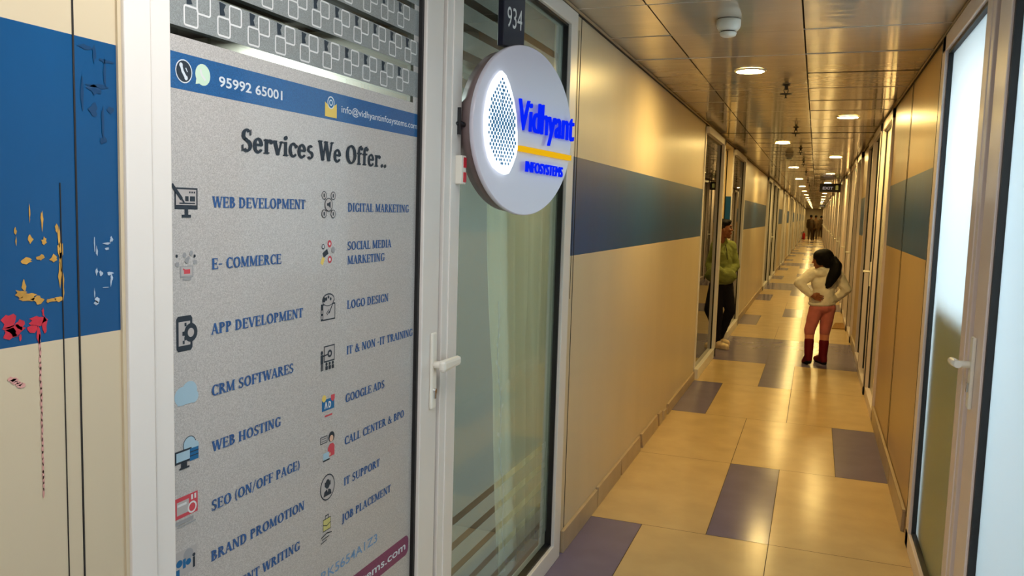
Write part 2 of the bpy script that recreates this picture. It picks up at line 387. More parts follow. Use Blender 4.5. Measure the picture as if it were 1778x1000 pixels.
# ------------------------------------------------------------------ near left shopfront
def frame_profile(b, x0, x1, y0, y1, z0, z1, m=0): b.box((x0, y0, z0), (x1, y1, z1), m)
door1 = struct(empty('door_1', (XL, 1.06, 0)))
FX = XL + .016
def lo(p): return p
def child(b, name, mats, parent, bevel=0.):
    o = b.build(name, mats, parent, bevel)
    o.matrix_parent_inverse = Matrix.Translation(parent.location).inverted() if parent.rotation_euler.z == 0 else parent.matrix_basis.inverted()
    return o
b = MB(); b.box((XL - .06, 1.007, 0), (XL + .010, 1.062, HC - .02)); b.box((XL - .06, 1.058, 0), (XL + .002, 1.066, HC - .02)); b.box((XL - .06, 2.187, 0), (XL + .010, 2.30, HC - .02))
b.box((XL - .06, 2.30, 0), (XL + .004, 2.309, HC - .02)); b.box((XL - .05, 1.04, 2.435), (XL + .008, 2.2, HC - .02)); b.box((XL - .06, 2.225, 0), (XL + .014, 2.262, HC - .02))
child(b, 'door_frame', 'white', door1, .002)
b = MB(); b.box((XL - .055, 2.168, 0), (XL - .02, 2.19, HC - .03)); child(b, 'shadow_gap', 'rubber', door1)
b = MB()
b.box((XL - .045, 1.066, .02), (XL + .006, 1.110, 2.43)); b.box((XL - .045, 2.066, .02), (XL + .006, 2.172, 2.43)); b.box((XL - .045, 1.066, 2.395), (XL + .006, 2.172, 2.43)); b.box((XL - .045, 1.066, .02), (XL + .006, 2.172, .12))
child(b, 'door_leaf', 'white', door1, .003)
b = MB(); b.box((XL - .03, 2.055, .12), (XL - .004, 2.067, 2.395)); b.box((XL - .03, 1.1125, .12), (XL - .016, 1.110, 2.395)); child(b, 'gasket', 'rubber', door1)
b = MB(); b.box((XL - .030, 1.105, .1), (XL - .024, 2.07, 2.41)); child(b, 'glass_pane', 'pane', door1)
h = MB(); h.box((XL + .006, 2.118, 1.008), (XL + .016, 2.150, 1.236)); child(h, 'handle_plate', 'white2', door1, .005)
h = MB(); h.tube([(XL + .01, 2.134, 1.14), (XL + .05, 2.134, 1.14)], .012, 12)
child(h, 'handle_neck', 'white2', door1)
h = MB(); h.prism([(XL + .036, 2.114, 1.122), (XL + .036, 2.236, 1.128), (XL + .036, 2.236, 1.156), (XL + .036, 2.114, 1.158)], (.022, 0, 0)); child(h, 'door_handle', 'white2', door1, .009)
h = MB(); h.prism([(XL + .016, 2.134 + .006 * math.cos(a), 1.062 + .008 * math.sin(a)) for a in [2 * PI * i / 14 for i in range(14)]], (.006, 0, 0)); h.box((XL + .016, 2.131, 1.04), (XL + .021, 2.138, 1.06)); child(h, 'keyhole', 'chrome', door1)

win1 = struct(empty('window_1', (XL, 2.31, 0)))
b = MB()
b.box((XL - .06, 3.423, 0), (XL + .012, 3.520, HC - .02)); b.box((XL - .06, 2.309, 2.395), (XL + .012, 3.43, HC - .02)); b.box((XL - .06, 2.309, 0), (XL + .012, 3.43, .085)); b.box((XL - .06, 3.52, 0), (XL + .004, 3.535, HC - .02))
child(b, 'window_frame', 'white', win1, .003)
b = MB(); b.box((XL - .03, 3.413, .085), (XL - .002, 3.424, 2.395)); b.box((XL - .03, 2.31, 2.385), (XL - .002, 3.42, 2.396)); b.box((XL - .03, 2.31, .084), (XL - .002, 3.42, .095)); child(b, 'gasket', 'rubber', win1)
b = MB(); b.box((XL - .030, 2.30, .08), (XL - .024, 3.43, 2.40)); child(b, 'glass_pane', 'pane', win1)
# misty film with clear stripes, behind the pane's face
b = MB()
st = [.22, .31, .398, .486, .572]; st2 = [1.905, 1.99, 2.075, 2.16, 2.245]
edges = [.30 - .07]
def strips(y0, y1, lst, z0, z1, hh=.014):
    z = z0
    for c in lst:
        b.poly([(XL - .0225, y0, z), (XL - .0225, y1, z), (XL - .0225, y1, c - hh), (XL - .0225, y0, c - hh)]); z = c + hh
    b.poly([(XL - .0225, y0, z), (XL - .0225, y1, z), (XL - .0225, y1, z1), (XL - .0225, y0, z1)])
strips(2.312, 3.36, st + st2, .16, 2.385); b.poly([(XL - .0225, 3.36, .16), (XL - .0225, 3.41, .16), (XL - .0225, 3.41, 2.385), (XL - .0225, 3.36, 2.385)])
tag(b.build('window_film', 'filmclear'), 'misty grey-green film with clear stripes on the glass beside the round sign', 'window film')
# curtain behind the pane
def curtain():
    b = MB(); n = 70; rows = 14; g = []
    for j in range(rows + 1):
        z = .10 + 1.95 * j / rows
        row = []
        for i in range(n + 1):
            u = i / n; y0 = 2.78 + .24 * (1 - j / rows) ** 1.3; yv = y0 + (3.62 - y0) * u
            x = -1.15 + .022 * math.sin(u * 30 + .5 * math.sin(j * .5)) + .010 * math.sin(u * 71 + 1.3)
            row.append((x, yv, z))
        g.append(row)
    base = 0
    for r_ in g: b.v += r_
    for j in range(rows):
        for i in range(n):
            a = j * (n + 1) + i; b.f.append([a, a + 1, a + n + 2, a + n + 1]); b.m.append(0); b.sm.append(True)
    o = b.build('curtain', 'curtain'); sd = o.modifiers.new('solid', 'SOLIDIFY'); sd.thickness = .002
    tag(o, 'pale gathered curtain hanging behind the glass under the round sign', 'curtain')
    e = MB()
    for s in range(26):
        z = .28 + s * .036; yv = 2.78 + .24 * (1 - (z - .1) / 1.95) ** 1.3 + .012 + .012 * math.sin(z * 17)
        a = random.uniform(.4, 1.2) * (1 if s % 2 else -1); L = random.uniform(.02, .038)
        p = Vector((-1.118, yv, z)); d = Vector((0, math.sin(a), math.cos(a))) * L; q = Vector((0, math.cos(a), -math.sin(a))) * L * .25
        e.poly([p, p + d * .5 + q, p + d, p + d * .5 - q])
    e.tube([(-1.1185, 2.795 + .24 * (1 - (z - .1) / 1.95) ** 1.3 + .012 * math.sin(z * 17), z) for z in [.2 + .05 * i for i in range(22)]], .0022, 6)
    rod = MB(); rod.tube([(-1.15, 2.45, 2.07), (-1.15, 3.65, 2.07)], .012)
    e.build('leaf_embroidery', 'leafwhite', o); rod.build('curtain_rod', 'white2', o)
curtain()
# added fill light in the left office, out of view, brightens the curtain
b = MB(); b.box((-2.95, 2.9, HC - .03), (-2.5, 3.55, HC - .005), 0); b.poly([(-2.93, 2.92, HC - .031), (-2.93, 3.53, HC - .031), (-2.52, 3.53, HC - .031), (-2.52, 2.92, HC - .031)], 1)
tag(b.build('office_glow_panel', ['white', 'officefill']), 'added unseen fill light on the office ceiling behind the pale gathered curtain', 'light')

# red and white sensor on the jamb
sx = XL + .012
sens = empty('door_sensor', (sx, 2.272, 1.715)); tag(sens, 'small white and red box on the white jamb beside the round sign', 'sensor')
b = MB(); b.box((sx, 2.255, 1.672), (sx + .022, 2.289, 1.758)); child(b, 'case', 'white2', sens, .003)
b = MB(); b.box((sx + .0215, 2.268, 1.678), (sx + .0235, 2.288, 1.708)); b.box((sx + .0215, 2.268, 1.722), (sx + .0235, 2.288, 1.752)); child(b, 'red_stripe', 'redplastic', sens)

# ------------------------------------------------------------------ lettering
T_, t_ = .20, .10
def rect(x0, y0, x1, y1): return [(x0, y0), (x1, y0), (x1, y1), (x0, y1)]
def vs(x, y0, y1, w=T_): return rect(x - w / 2, y0, x + w / 2, y1)
def dg(x0, y0, x1, y1, w): return [(x0 - w / 2, y0), (x0 + w / 2, y0), (x1 + w / 2, y1), (x1 - w / 2, y1)]
def sf(x, y, w=.30, h=.06): return rect(x - w / 2, y, x + w / 2, y + h)
def arc(cx, cy, rx, ry, a0, a1, tv=T_, th=t_, n=14):
    o = []
    for i in range(n):
        a, b = [math.radians(a0 + (a1 - a0) * (i + k) / n) for k in (0, 1)]
        o.append([(cx + rx * math.cos(a), cy + ry * math.sin(a)), (cx + rx * math.cos(b), cy + ry * math.sin(b)),
                  (cx + (rx - tv) * math.cos(b), cy + (ry - th) * math.sin(b)), (cx + (rx - tv) * math.cos(a), cy + (ry - th) * math.sin(a))])
    return o
def stem(x): return [vs(x, 0, 1), sf(x, 0), sf(x, .94)]
def dot(cx, cy, r, n=12): return [(cx + r * math.cos(2 * PI * i / n), cy + r * math.sin(2 * PI * i / n)) for i in range(n)]
G = {
 'A': ([dg(.10, 0, .37, 1, .09), dg(.64, 0, .37, 1, .19), rect(.2, .29, .55, .36), sf(.1, 0, .24), sf(.66, 0, .28)], .78),
 'B': (stem(.19) + arc(.30, .765, .27, .235, -90, 90) + arc(.31, .28, .32, .28, -90, 90) + [rect(.19, .915, .32, 1), rect(.19, .5, .34, .56), rect(.19, 0, .33, .08)], .70),
 'C': (arc(.43, .5, .38, .52, 48, 312) + [rect(.66, .68, .72, 1.0), rect(.66, .0, .71, .22)], .77),
 'D': (stem(.19) + arc(.32, .5, .42, .5, -90, 90) + [rect(.19, .915, .33, 1), rect(.19, 0, .33, .085)], .82),
 'E': (stem(.19) + [rect(.19, .93, .6, 1), rect(.19, .48, .5, .55), rect(.19, 0, .62, .07), rect(.56, .76, .61, 1), rect(.59, 0, .64, .26), rect(.46, .39, .51, .64)], .70),
 'F': (stem(.19) + [rect(.19, .93, .6, 1), rect(.19, .48, .5, .55), rect(.56, .76, .61, 1), rect(.46, .39, .51, .64)], .65),
 'G': (arc(.43, .5, .38, .52, 48, 315) + [rect(.66, .7, .72, 1.0), vs(.66, .05, .42, .15), sf(.66, .38, .28)], .82),
 'H': (stem(.19) + stem(.68) + [rect(.19, .46, .68, .54)], .88), 'I': (stem(.19), .38),
 'J': ([vs(.25, .05, 1), sf(.25, .94)] + arc(.12, .05, .215, .26, -90, 0, .17, .08) + [dot(.06, -.14, .07)], .44),
 'K': (stem(.19) + [dg(.26, .42, .62, 1, .1), dg(.66, 0, .36, .56, .19), sf(.6, .94, .24), sf(.67, 0, .28)], .80),
 'L': (stem(.19) + [rect(.19, 0, .6, .07), rect(.56, 0, .61, .28)], .66),
 'M': ([vs(.14, 0, 1, .09), vs(.80, 0, 1, .17), dg(.46, .05, .16, 1, .18), dg(.46, .05, .77, 1, .10), sf(.12, 0, .24), sf(.80, 0, .3), sf(.12, .94, .2), sf(.83, .94, .26)], 1.0),
 'N': ([vs(.15, 0, 1, .09), vs(.67, 0, 1, .09), dg(.66, 0, .17, 1, .19), sf(.15, 0, .24), sf(.67, .94, .26), sf(.13, .94, .2)], .84),
 'O': (arc(.44, .5, .40, .52, 0, 360, n=26), .88), 'P': (stem(.19) + arc(.30, .74, .31, .26, -90, 90) + [rect(.19, .915, .32, 1), rect(.19, .48, .32, .56)], .68),
 'R': (stem(.19) + arc(.30, .75, .30, .25, -90, 90) + [rect(.19, .915, .32, 1), rect(.19, .5, .34, .57), dg(.66, 0, .36, .54, .19), sf(.69, 0, .22)], .78),
 'S': (arc(.31, .75, .25, .27, 40, 270, .15) + arc(.31, .26, .27, .28, -140, 90, .15) + [rect(.49, .74, .54, 1), rect(.06, 0, .11, .28), dg(.44, .42, .18, .60, .2)], .63),
 'T': ([vs(.34, 0, 1), sf(.34, 0), rect(.03, .93, .65, 1), rect(.03, .72, .08, 1), rect(.60, .72, .65, 1)], .70),
 'U': ([vs(.19, .25, 1), vs(.66, .25, 1, .09), sf(.19, .94), sf(.66, .94, .24)] + arc(.405, .28, .30, .30, 180, 360, .14, .09), .84),
 'V': ([dg(.40, 0, .12, 1, .19), dg(.40, 0, .66, 1, .09), sf(.12, .94, .28), sf(.66, .94, .24)], .76),
 'W': ([dg(.33, 0, .12, 1, .18), dg(.33, 0, .53, 1, .09), dg(.76, 0, .53, 1, .18), dg(.76, 0, .97, 1, .09), sf(.12, .94, .28), sf(.53, .94, .26), sf(.97, .94, .22)], 1.08),
 '&': (arc(.36, .77, .17, .24, 0, 360, .1, .07, 18) + arc(.36, .27, .30, .29, 70, 320, .14) + [dg(.76, 0, .28, .70, .17), rect(.55, .42, .82, .48), dg(.56, .15, .70, .45, .07)], .90),
 '-': ([rect(.05, .38, .40, .48)], .46), '(': (arc(.42, .42, .34, .66, 120, 240, .11, .07), .36), ')': (arc(-.06, .42, .34, .66, -60, 60, .11, .07), .36),
 '/': ([dg(.05, -.12, .42, 1.08, .09)], .48), '.': ([dot(.14, .08, .10)], .29), ' ': ([], .34),
 'e': (arc(.30, .33, .27, .36, 5, 325, .15) + [rect(.10, .32, .54, .40)], .60),
 'r': ([vs(.18, 0, .66, .15), sf(.18, 0, .30), sf(.14, .60, .20), dot(.46, .56, .09)] + arc(.36, .42, .20, .26, 60, 160, .1), .55),
 'v': ([dg(.31, 0, .11, .66, .17), dg(.31, 0, .51, .66, .08), sf(.11, .60, .24), sf(.51, .60, .2)], .60),
 'i': ([vs(.17, 0, .66, .15), sf(.17, 0, .30), sf(.14, .60, .20), dot(.17, .86, .1)], .34),
 'c': (arc(.30, .33, .27, .36, 50, 320, .15) + [dot(.48, .52, .08)], .56),
 's': (arc(.25, .50, .19, .19, 30, 270, .13, .07) + arc(.25, .18, .21, .20, -150, 90, .13, .07) + [dg(.36, .28, .14, .40, .16)], .48),
 'f': ([vs(.20, 0, .80, .15), sf(.20, 0, .30), rect(.04, .58, .42, .66), dot(.44, .90, .09)] + arc(.37, .78, .245, .28, 80, 180, .15), .46),
 'o': (arc(.31, .33, .28, .36, 0, 360, .15, n=20), .62),
}
FY = XL - .0145      # printed face of the film on the door
def lay(b, polys, y0, z0, sy, sz, x, m=0):
    for p in polys: b.poly([(x, y0 + px * sy, z0 + pz * sz) for px, pz in p], m)
def serif(name, text, y0, y1, z, h, m, parent, x=FY + .0006, bold=.012):
    adv = sum(G[c][1] for c in text) ; sy = (y1 - y0) / adv; b = MB(); cur = y0
    for k_, c in enumerate(text):
        # nudge neighbouring strokes apart so overlaps never share a plane
        for q, p in enumerate(G[c][0]):
            for e_, d_ in enumerate((-bold, bold)): b.poly([(x + .00005 * ((q * 2 + e_) % 18), cur + (px + d_) * sy, z + (pz + d_ * .6) * h) for px, pz in p])
        cur += G[c][1] * sy
    return b.build(name, m, parent)
def sans_mesh(text, bold=.0, depth=0.):
    cu = bpy.data.curves.new('lettering', 'FONT'); cu.body = text; cu.size = 1.; cu.offset = bold; cu.extrude = depth; cu.resolution_u = 4
    o = bpy.data.objects.new('lettering', cu); COL.objects.link(o)
    dgp = bpy.context.evaluated_depsgraph_get(); me = bpy.data.meshes.new_from_object(o.evaluated_get(dgp), depsgraph=dgp)
    bpy.data.objects.remove(o); bpy.data.curves.remove(cu); return me
def sans(name, text, w, h, origin, ax_u, ax_v, m, parent=None, bold=.0, depth=0., cap=None):
    """text fitted to width w and cap height h; origin = lower-left corner, axes in 3-D"""
    me = sans_mesh(text, bold, 1. if depth else 0.)
    xs = [v.co.x for v in me.vertices]; x0, x1 = min(xs), max(xs)
    n_ = Vector(ax_u).cross(Vector(ax_v)); CAP = .73 if cap is None else cap
    for v in me.vertices:
        u = (v.co.x - x0) / (x1 - x0) * w; vv = v.co.y / CAP * h; d = v.co.z * depth * .5
        v.co = Vector(origin) + Vector(ax_u) * u + Vector(ax_v) * vv + n_ * d
    me.materials.clear(); me.materials.append(M[m])
    o = bpy.data.objects.new(name, me); COL.objects.link(o)
    if parent is not None: o.parent = parent
    return o
UY, UZ = (0, 1, 0), (0, 0, 1)

# ------------------------------------------------------------------ printed film on the near door
film = MB()
def slab(b, y0, y1, z0, z1, m=0, x=FY):
    b.box((x - .001, y0, z0), (x, y1, z1), m)
FA, FB_ = 1.1125, 2.056
slab(film, FA, FB_, .14, 1.7925); slab(film, FA, FB_, 1.855, 1.8835)
for z0, z1 in ((1.900, 1.967), (1.983, 2.0495), (2.0645, 2.1315), (2.1455, 2.21), (2.225, 2.29), (2.305, 2.37)): slab(film, FA, FB_, z0, z1, 1)
for z0, z1 in ((1.8835, 1.9), (1.967, 1.983), (2.0495, 2.0645), (2.1315, 2.1455)): slab(film, 2.028, FB_, z0, z1)
FILM = film.build('service_poster_film', ['film', 'filmdim'])
tag(FILM, 'printed silver film listing services on the glass door', 'poster')
b = MB(); slab(b, FA, FB_ + .006, 1.7925, 1.855, 0, FY + .0002); band = b.build('header_band', 'filmblue', FILM)
b = MB()   # pairs of rounded outlines with painted dark glints on the silver rows
def outline(b, y, z, s, x, w=.0035, m=0, r=.006):
    n = 5; pts = []
    for cx_, cz_, a0 in ((s - r, s - r, 0), (r, s - r, 90), (r, r, 180), (s - r, r, 270)):
        for i in range(n):
            a = math.radians(a0 + 90 * i / (n - 1)); pts.append((cx_, cz_, math.cos(a), math.sin(a)))
    N = len(pts)
    for i in range(N):
        p, q = pts[i], pts[(i + 1) % N]
        b.poly([(x, y + p[0] + p[2] * r, z + p[1] + p[3] * r), (x, y + q[0] + q[2] * r, z + q[1] + q[3] * r), (x, y + q[0] + q[2] * (r - w), z + q[1] + q[3] * (r - w)), (x, y + p[0] + p[2] * (r - w), z + p[1] + p[3] * (r - w))], m)
for row in range(3):
    z = 1.9035 + row * .0825
    for i in range(11):
        yv = 1.162 + i * .0855 + (0 if row % 2 == 0 else .043)
        if yv + .07 > FB_: continue
        outline(b, yv, z, .037, FY + .0004); outline(b, yv + .032, z + .026, .037, FY + .00045)
        b.poly([(FY + .0005, yv + .008, z + .038), (FY + .0005, yv + .022, z + .040), (FY + .0005, yv + .018, z + .050), (FY + .0005, yv + .024, z + .060), (FY + .0005, yv + .006, z + .062)], 1)
b.build('squares_and_glints', ['ink_silver', 'ink_dark'], FILM)

names = [('WEB DEVELOPMENT', 1.231, 1.527, 1.588), ('E- COMMERCE', 1.228, 1.441, 1.4725), ('APP DEVELOPMENT', 1.226, 1.520, 1.3495), ('CRM SOFTWARES', 1.225, 1.485, 1.2315), ('WEB HOSTING', 1.226, 1.440, 1.123),
         ('SEO (ON/OFF PAGE)', 1.223, 1.510, 1.0075), ('BRAND PROMOTION', 1.221, 1.528, .9075), ('CONTENT WRITING', 1.222, 1.511, .819),
         ('DIGITAL MARKETING', 1.699, 2.012, 1.584), ('SOCIAL MEDIA', 1.699, 1.916, 1.4915), ('MARKETING', 1.700, 1.881, 1.457), ('LOGO DESIGN', 1.700, 1.905, 1.3485), ('IT & NON -IT TRAINING', 1.700, 2.047, 1.2365),
         ('GOOGLE ADS', 1.696, 1.890, 1.118), ('CALL CENTER & BPO', 1.694, 2.004, 1.012), ('IT SUPPORT', 1.693, 1.871, .909), ('JOB PLACEMENT', 1.686, 1.934, .818)]
for tx, y0, y1, z in names: serif('service_name', tx, y0, y1, z, .0205, 'ink_navy', FILM)
o = serif('heading', 'Services We Offer..', 1.312, 1.885, 1.6985, .043, 'ink_dark', FILM, bold=.03)
sans('phone_number', '95992 65001', .192, .019, (FY + .0008, 1.251, 1.8125), UY, UZ, 'ink_pale', band, .018)
sans('email_address', 'info@vidhyantinfosystems.com', .384, .0165, (FY + .0008, 1.668, 1.8145), UY, UZ, 'ink_pale', band, .008)
sans('registration_number', '07AAHCV RK5654A1Z3', .46, .0245, (FY + .0006, 1.40, .703), UY, UZ, 'ink_sky', FILM, .008) if False else sans('registration_number', 'RK5654A1Z3', .265, .0245, (FY + .0006, 1.597, .703), UY, UZ, 'ink_sky', FILM, .006)
b = MB(); pz0, pz1, r = .598, .657, .02; pts = [(1.22, pz0), (2.044 - r, pz0)] + [(2.044 - r + r * math.cos(a), pz0 + r + r * math.sin(a)) for a in [-PI / 2 + PI / 12 * i for i in range(1, 6)]] + [(2.044 - r + r * math.cos(a), pz1 - r + r * math.sin(a)) for a in [PI / 12 * i for i in range(0, 7)]] + [(1.22, pz1)]
b.poly([(FY + .0003, p[0], p[1]) for p in pts]); pill = b.build('web_address_band', 'filmmar', FILM)
sans('web_address', 'vidhyantinfosystems.com', .62, .024, (FY + .0008, 1.405, .618), UY, UZ, 'ink_pale', pill, .012)

# icons: flat printed pictures in a unit box, laid on the film
def icon(y, z, w, h, shapes):
    mats = []; b = MB()
    for k_, (m, pts) in enumerate(shapes):
        if m not in mats: mats.append(m)
        b.poly([(FY + .0004 + .00006 * k_, y + px * w, z + pz * h) for px, pz in pts], mats.index(m))
    return b.build('service_icon', mats, FILM)
def R_(m, x0, y0, x1, y1): return (m, rect(x0, y0, x1, y1))
def O_(m, cx, cy, r, ry=None, n=20): return (m, [(cx + r * math.cos(2 * PI * i / n), cy + (ry or r) * math.sin(2 * PI * i / n)) for i in range(n)])
def L_(m, x0, y0, x1, y1, w):
    d = Vector((x1 - x0, y1 - y0)).normalized(); p = Vector((-d.y, d.x)) * w / 2
    return (m, [(x0 + p.x, y0 + p.y), (x0 - p.x, y0 - p.y), (x1 - p.x, y1 - p.y), (x1 + p.x, y1 + p.y)])
def ringi(m, bg, cx, cy, r, w): return [O_(m, cx, cy, r), O_(bg, cx, cy, r - w)]
D, W_ = 'ink_dark', 'ink_wash'
icon(1.136, 1.569, .057, .053, [R_(D, 0, .28, 1, 1), R_(W_, .06, .42, .94, .94), R_(D, .42, .1, .58, .28), R_(D, .3, 0, .7, .1), R_(D, .45, .55, .6, .72), R_(D, .66, .55, .88, .72), R_(D, .2, .46, .88, .5), R_(D, .62, .82, .68, .88), R_(D, .72, .82, .78, .88), R_(D, .82, .82, .88, .88), L_(D, -.12, 1.1, .3, .62, .12), L_(D, .28, .66, .4, .5, .06)])
icon(1.134, 1.457, .055, .057, [R_('ink_grey', .25, .08, .85, .45), R_(W_, .3, .14, .8, .42), R_('ink_red', .42, .2, .7, .34), L_('ink_red', .38, .36, .5, .3, .05), R_('ink_grey', .35, 0, .75, .06), O_('ink_grey', .45, .8, .08), O_('ink_dark', .1, .78, .05), O_('ink_grey', .75, .85, .08), O_('ink_grey', .55, .62, .09), R_('ink_grey', .05, .45, .2, .58), R_('ink_grey', .85, .5, 1, .62), O_('ink_dark', .9, .75, .05), O_('ink_grey', .62, .7, .06)])
icon(1.137, 1.329, .040, .064, [(D, [(.1, 0), (.9, 0), (1, .08), (1, .92), (.9, 1), (.1, 1), (0, .92), (0, .08)]), R_(W_, .14, .16, .86, .84), O_(D, .9, .5, .42, .27), O_(W_, .9, .5, .2, .13)] + [R_(D, .38 + .1 * i, .2 + .1 * i, .5 + .1 * i, .3 + .1 * i) for i in range(2)] + [R_(D, .5, .7, .62, .8), R_(D, .36, .44, .5, .56)])
icon(1.132, 1.220, .058, .054, [O_('ink_cloud', .3, .5, .32), O_('ink_cloud', .62, .62, .34), O_('ink_cloud', .8, .4, .22), R_('ink_cloud', .1, .2, .9, .45)])
icon(1.130, 1.112, .060, .058, [O_('ink_dark', .62, .72, .28), O_('ink_cloud', .62, .72, .255), O_('ink_cloud', .85, .62, .17), R_('ink_dark', 0, .2, .7, .62), R_('ink_cloud', .06, .27, .64, .56), R_('ink_teal', .62, .18, 1, .58), R_('ink_dark', .62, .32, 1, .35), R_('ink_dark', .62, .45, 1, .48), R_('ink_dark', .25, .06, .5, .2), R_('ink_dark', .18, 0, .6, .06)])
icon(1.129, 1.005, .058, .056, [R_('ink_red', 0, .3, 1, 1), R_('ink_wash', .08, .42, .6, .86), O_('ink_silver', .75, .52, .2), O_('ink_red', .75, .52, .14), R_('ink_silver', .1, .7, .5, .78), R_('ink_grey', 0, .1, .8, .22), R_('ink_grey', .1, 0, .9, .05), R_('ink_silver', .7, .78, .78, .95), R_('ink_silver', .84, .78, .92, .95)])
icon(1.127, .912, .057, .05, [R_('ink_wash', 0, 0, 1, .95), O_('ink_teal', .2, .5, .14), O_('ink_grey', .6, .7, .22), R_('ink_teal', .35, .25, .48, .6), O_('ink_teal', .6, .42, .12), R_('ink_dark', .8, .1, .9, .5), O_('ink_dark', .85, .58, .07), R_('ink_teal', .05, .05, .2, .3)])
icon(1.130, .82, .057, .05, [R_('ink_grey', .1, .1, .8, .9), R_('ink_wash', .16, .16, .74, .84), R_('ink_teal', .24, .6, .66, .66), R_('ink_teal', .24, .42, .66, .48)])
nn = []
for cx, cy in ((.2, .86), (.82, .86), (.2, .14), (.82, .14)): nn += [L_(D, cx, cy, .5, .5, .025)]
for cx, cy in ((.2, .86), (.82, .86), (.2, .14), (.82, .14)): nn += ringi(D, W_, cx, cy, .17, .03) + [R_(D, cx - .04, cy - .07, cx + .04, cy + .07)]
nn += [O_(D, .5, .5, .27), O_(W_, .5, .5, .235), (D, [(.38, .46), (.46, .46), (.62, .36), (.62, .64), (.46, .56), (.38, .56)])]
icon(1.587, 1.570, .060, .058, nn)
icon(1.588, 1.460, .056, .057, [L_('ink_dark', .15, .4, .5, .56, .22), L_('ink_gold', .05, .05, .2, .32, .2), O_('ink_red', .62, .86, .15), O_('ink_dark', .15, .75, .11), R_('ink_silver', .1, .7, .2, .82), O_('ink_grey', .88, .6, .14), O_('ink_red', .64, .22, .15), O_('ink_silver', .64, .22, .07), O_('ink_silver', .62, .86, .06)])
icon(1.589, 1.331, .061, .063, [R_(D, .0, 0, .98, .62), R_(W_, .16, .05, .94, .57), O_(D, .5, .76, .42, .24), O_(W_, .5, .75, .38, .2), O_(D, .35, .8, .07), O_(D, .5, .86, .06), O_(D, .65, .78, .06), O_(D, .2, .78, .1), L_(D, .55, .25, .9, .75, .05), L_(D, .35, .25, .55, .4, .03), L_(D, .4, .2, .6, .35, .03), R_(W_, .03, .08, .1, .2), R_(W_, .03, .28, .1, .4)])
icon(1.588, 1.214, .060, .057, [R_(D, .25, .32, 1, 1), R_(W_, .3, .38, .95, .95), O_(D, .65, .65, .16), O_(W_, .65, .65, .07), O_(D, .1, .75, .08), R_(D, .02, .3, .2, .66), L_(D, .18, .6, .55, .64, .06), R_(D, .04, 0, .1, .3), R_(D, .13, 0, .19, .3)] + [O_(D, .42 + .22 * i, .24, .07) for i in range(3)] + [R_(D, .34 + .22 * i, 0, .5 + .22 * i, .16) for i in range(3)])
icon(1.593, 1.100, .058, .056, [R_('ink_teal', .05, .3, .95, .78), O_('ink_gold', .2, .84, .15), (' ink'.strip() + '_red', [(.7, .9), (.98, .9), (.98, .7), (.84, .6), (.7, .7)]), R_('ink_red', .25, .03, .8, .1), L_('ink_silver', .26, .38, .34, .66, .06), L_('ink_silver', .34, .66, .42, .38, .06), R_('ink_silver', .52, .38, .58, .66), O_('ink_silver', .6, .52, .1, .14), O_('ink_teal', .6, .52, .04, .08)])
icon(1.590, .995, .060, .067, [R_(D, .0, .66, .5, .92), R_(W_, .04, .69, .46, .89), R_(D, .08, .82, .42, .84), R_(D, .08, .74, .42, .76), O_(D, .78, .8, .22, .19), O_('ink_skin', .78, .74, .13, .12), ('ink_red', [(.5, .1), (1, .1), (1, .45), (.88, .56), (.68, .56), (.54, .45)]), R_('ink_cloud', .2, .06, .62, .3), R_(D, .18, .0, .66, .05), R_('ink_skin', .6, .14, .72, .24)])
icon(1.591, .897, .062, .064, ringi(D, W_, .5, .5, .5, .05) + [O_(D, .5, .62, .15, .18), (D, [(.22, .18), (.78, .18), (.72, .36), (.58, .42), (.42, .42), (.28, .36)]), R_(D, .3, .55, .36, .72), R_(D, .64, .55, .7, .72), L_(D, .34, .56, .46, .46, .04), (W_, [(.46, .42), (.54, .42), (.5, .3)])])
icon(1.594, .798, .052, .066, [R_(D, .18, .38, .82, .84), R_('ink_olive', .21, .41, .79, .81), R_(D, .36, .84, .4, .95), R_(D, .6, .84, .64, .95), R_(D, .36, .93, .64, .97), L_(D, .2, .64, .5, .56, .03), L_(D, .5, .56, .8, .64, .03), L_(D, .05, .2, .5, .28, .04), L_(D, .5, .28, .9, .22, .04), L_(D, .1, .12, .7, .14, .03), L_(D, .0, .0, .5, .04, .03)])
def bandicon(y, z, s, shapes, name):
    mats = []; b = MB()
    for k_, (m, pts) in enumerate(shapes):
        if m not in mats: mats.append(m)
        b.poly([(FY + .0006 + .00006 * k_, y + px * s, z + pz * s) for px, pz in pts], mats.index(m))
    return b.build(name, mats, band)
bandicon(1.141, 1.804, .041, [O_('ink_pale', .5, .5, .5), O_('ink_dark', .5, .5, .45), L_('ink_pale', .32, .78, .42, .5, .14), L_('ink_pale', .40, .52, .62, .24, .14), O_('ink_pale', .33, .74, .1), O_('ink_pale', .62, .24, .1), L_('ink_pale', .6, .66, .7, .5, .05)], 'phone_icon')
bandicon(1.188, 1.805, .040, [O_('ink_green', .52, .52, .48), ('ink_green', [(.05, .05), (.35, .12), (.12, .4)]), L_('ink_silver', .36, .74, .44, .5, .12), L_('ink_silver', .42, .52, .68, .3, .12)], 'chat_icon')
bandicon(1.600, 1.798, .048, [('ink_gold', [(0, 0), (1, 0), (1, .68), (.5, .42), (0, .68)]), O_('ink_pale', .5, .68, .30), O_('ink_teal', .5, .68, .24), O_('ink_pale', .5, .68, .15), O_('ink_teal', .5, .68, .09), ('ink_gold', [(0, 0), (1, 0), (1, .5), (.5, .3), (0, .5)])], 'mail_icon')

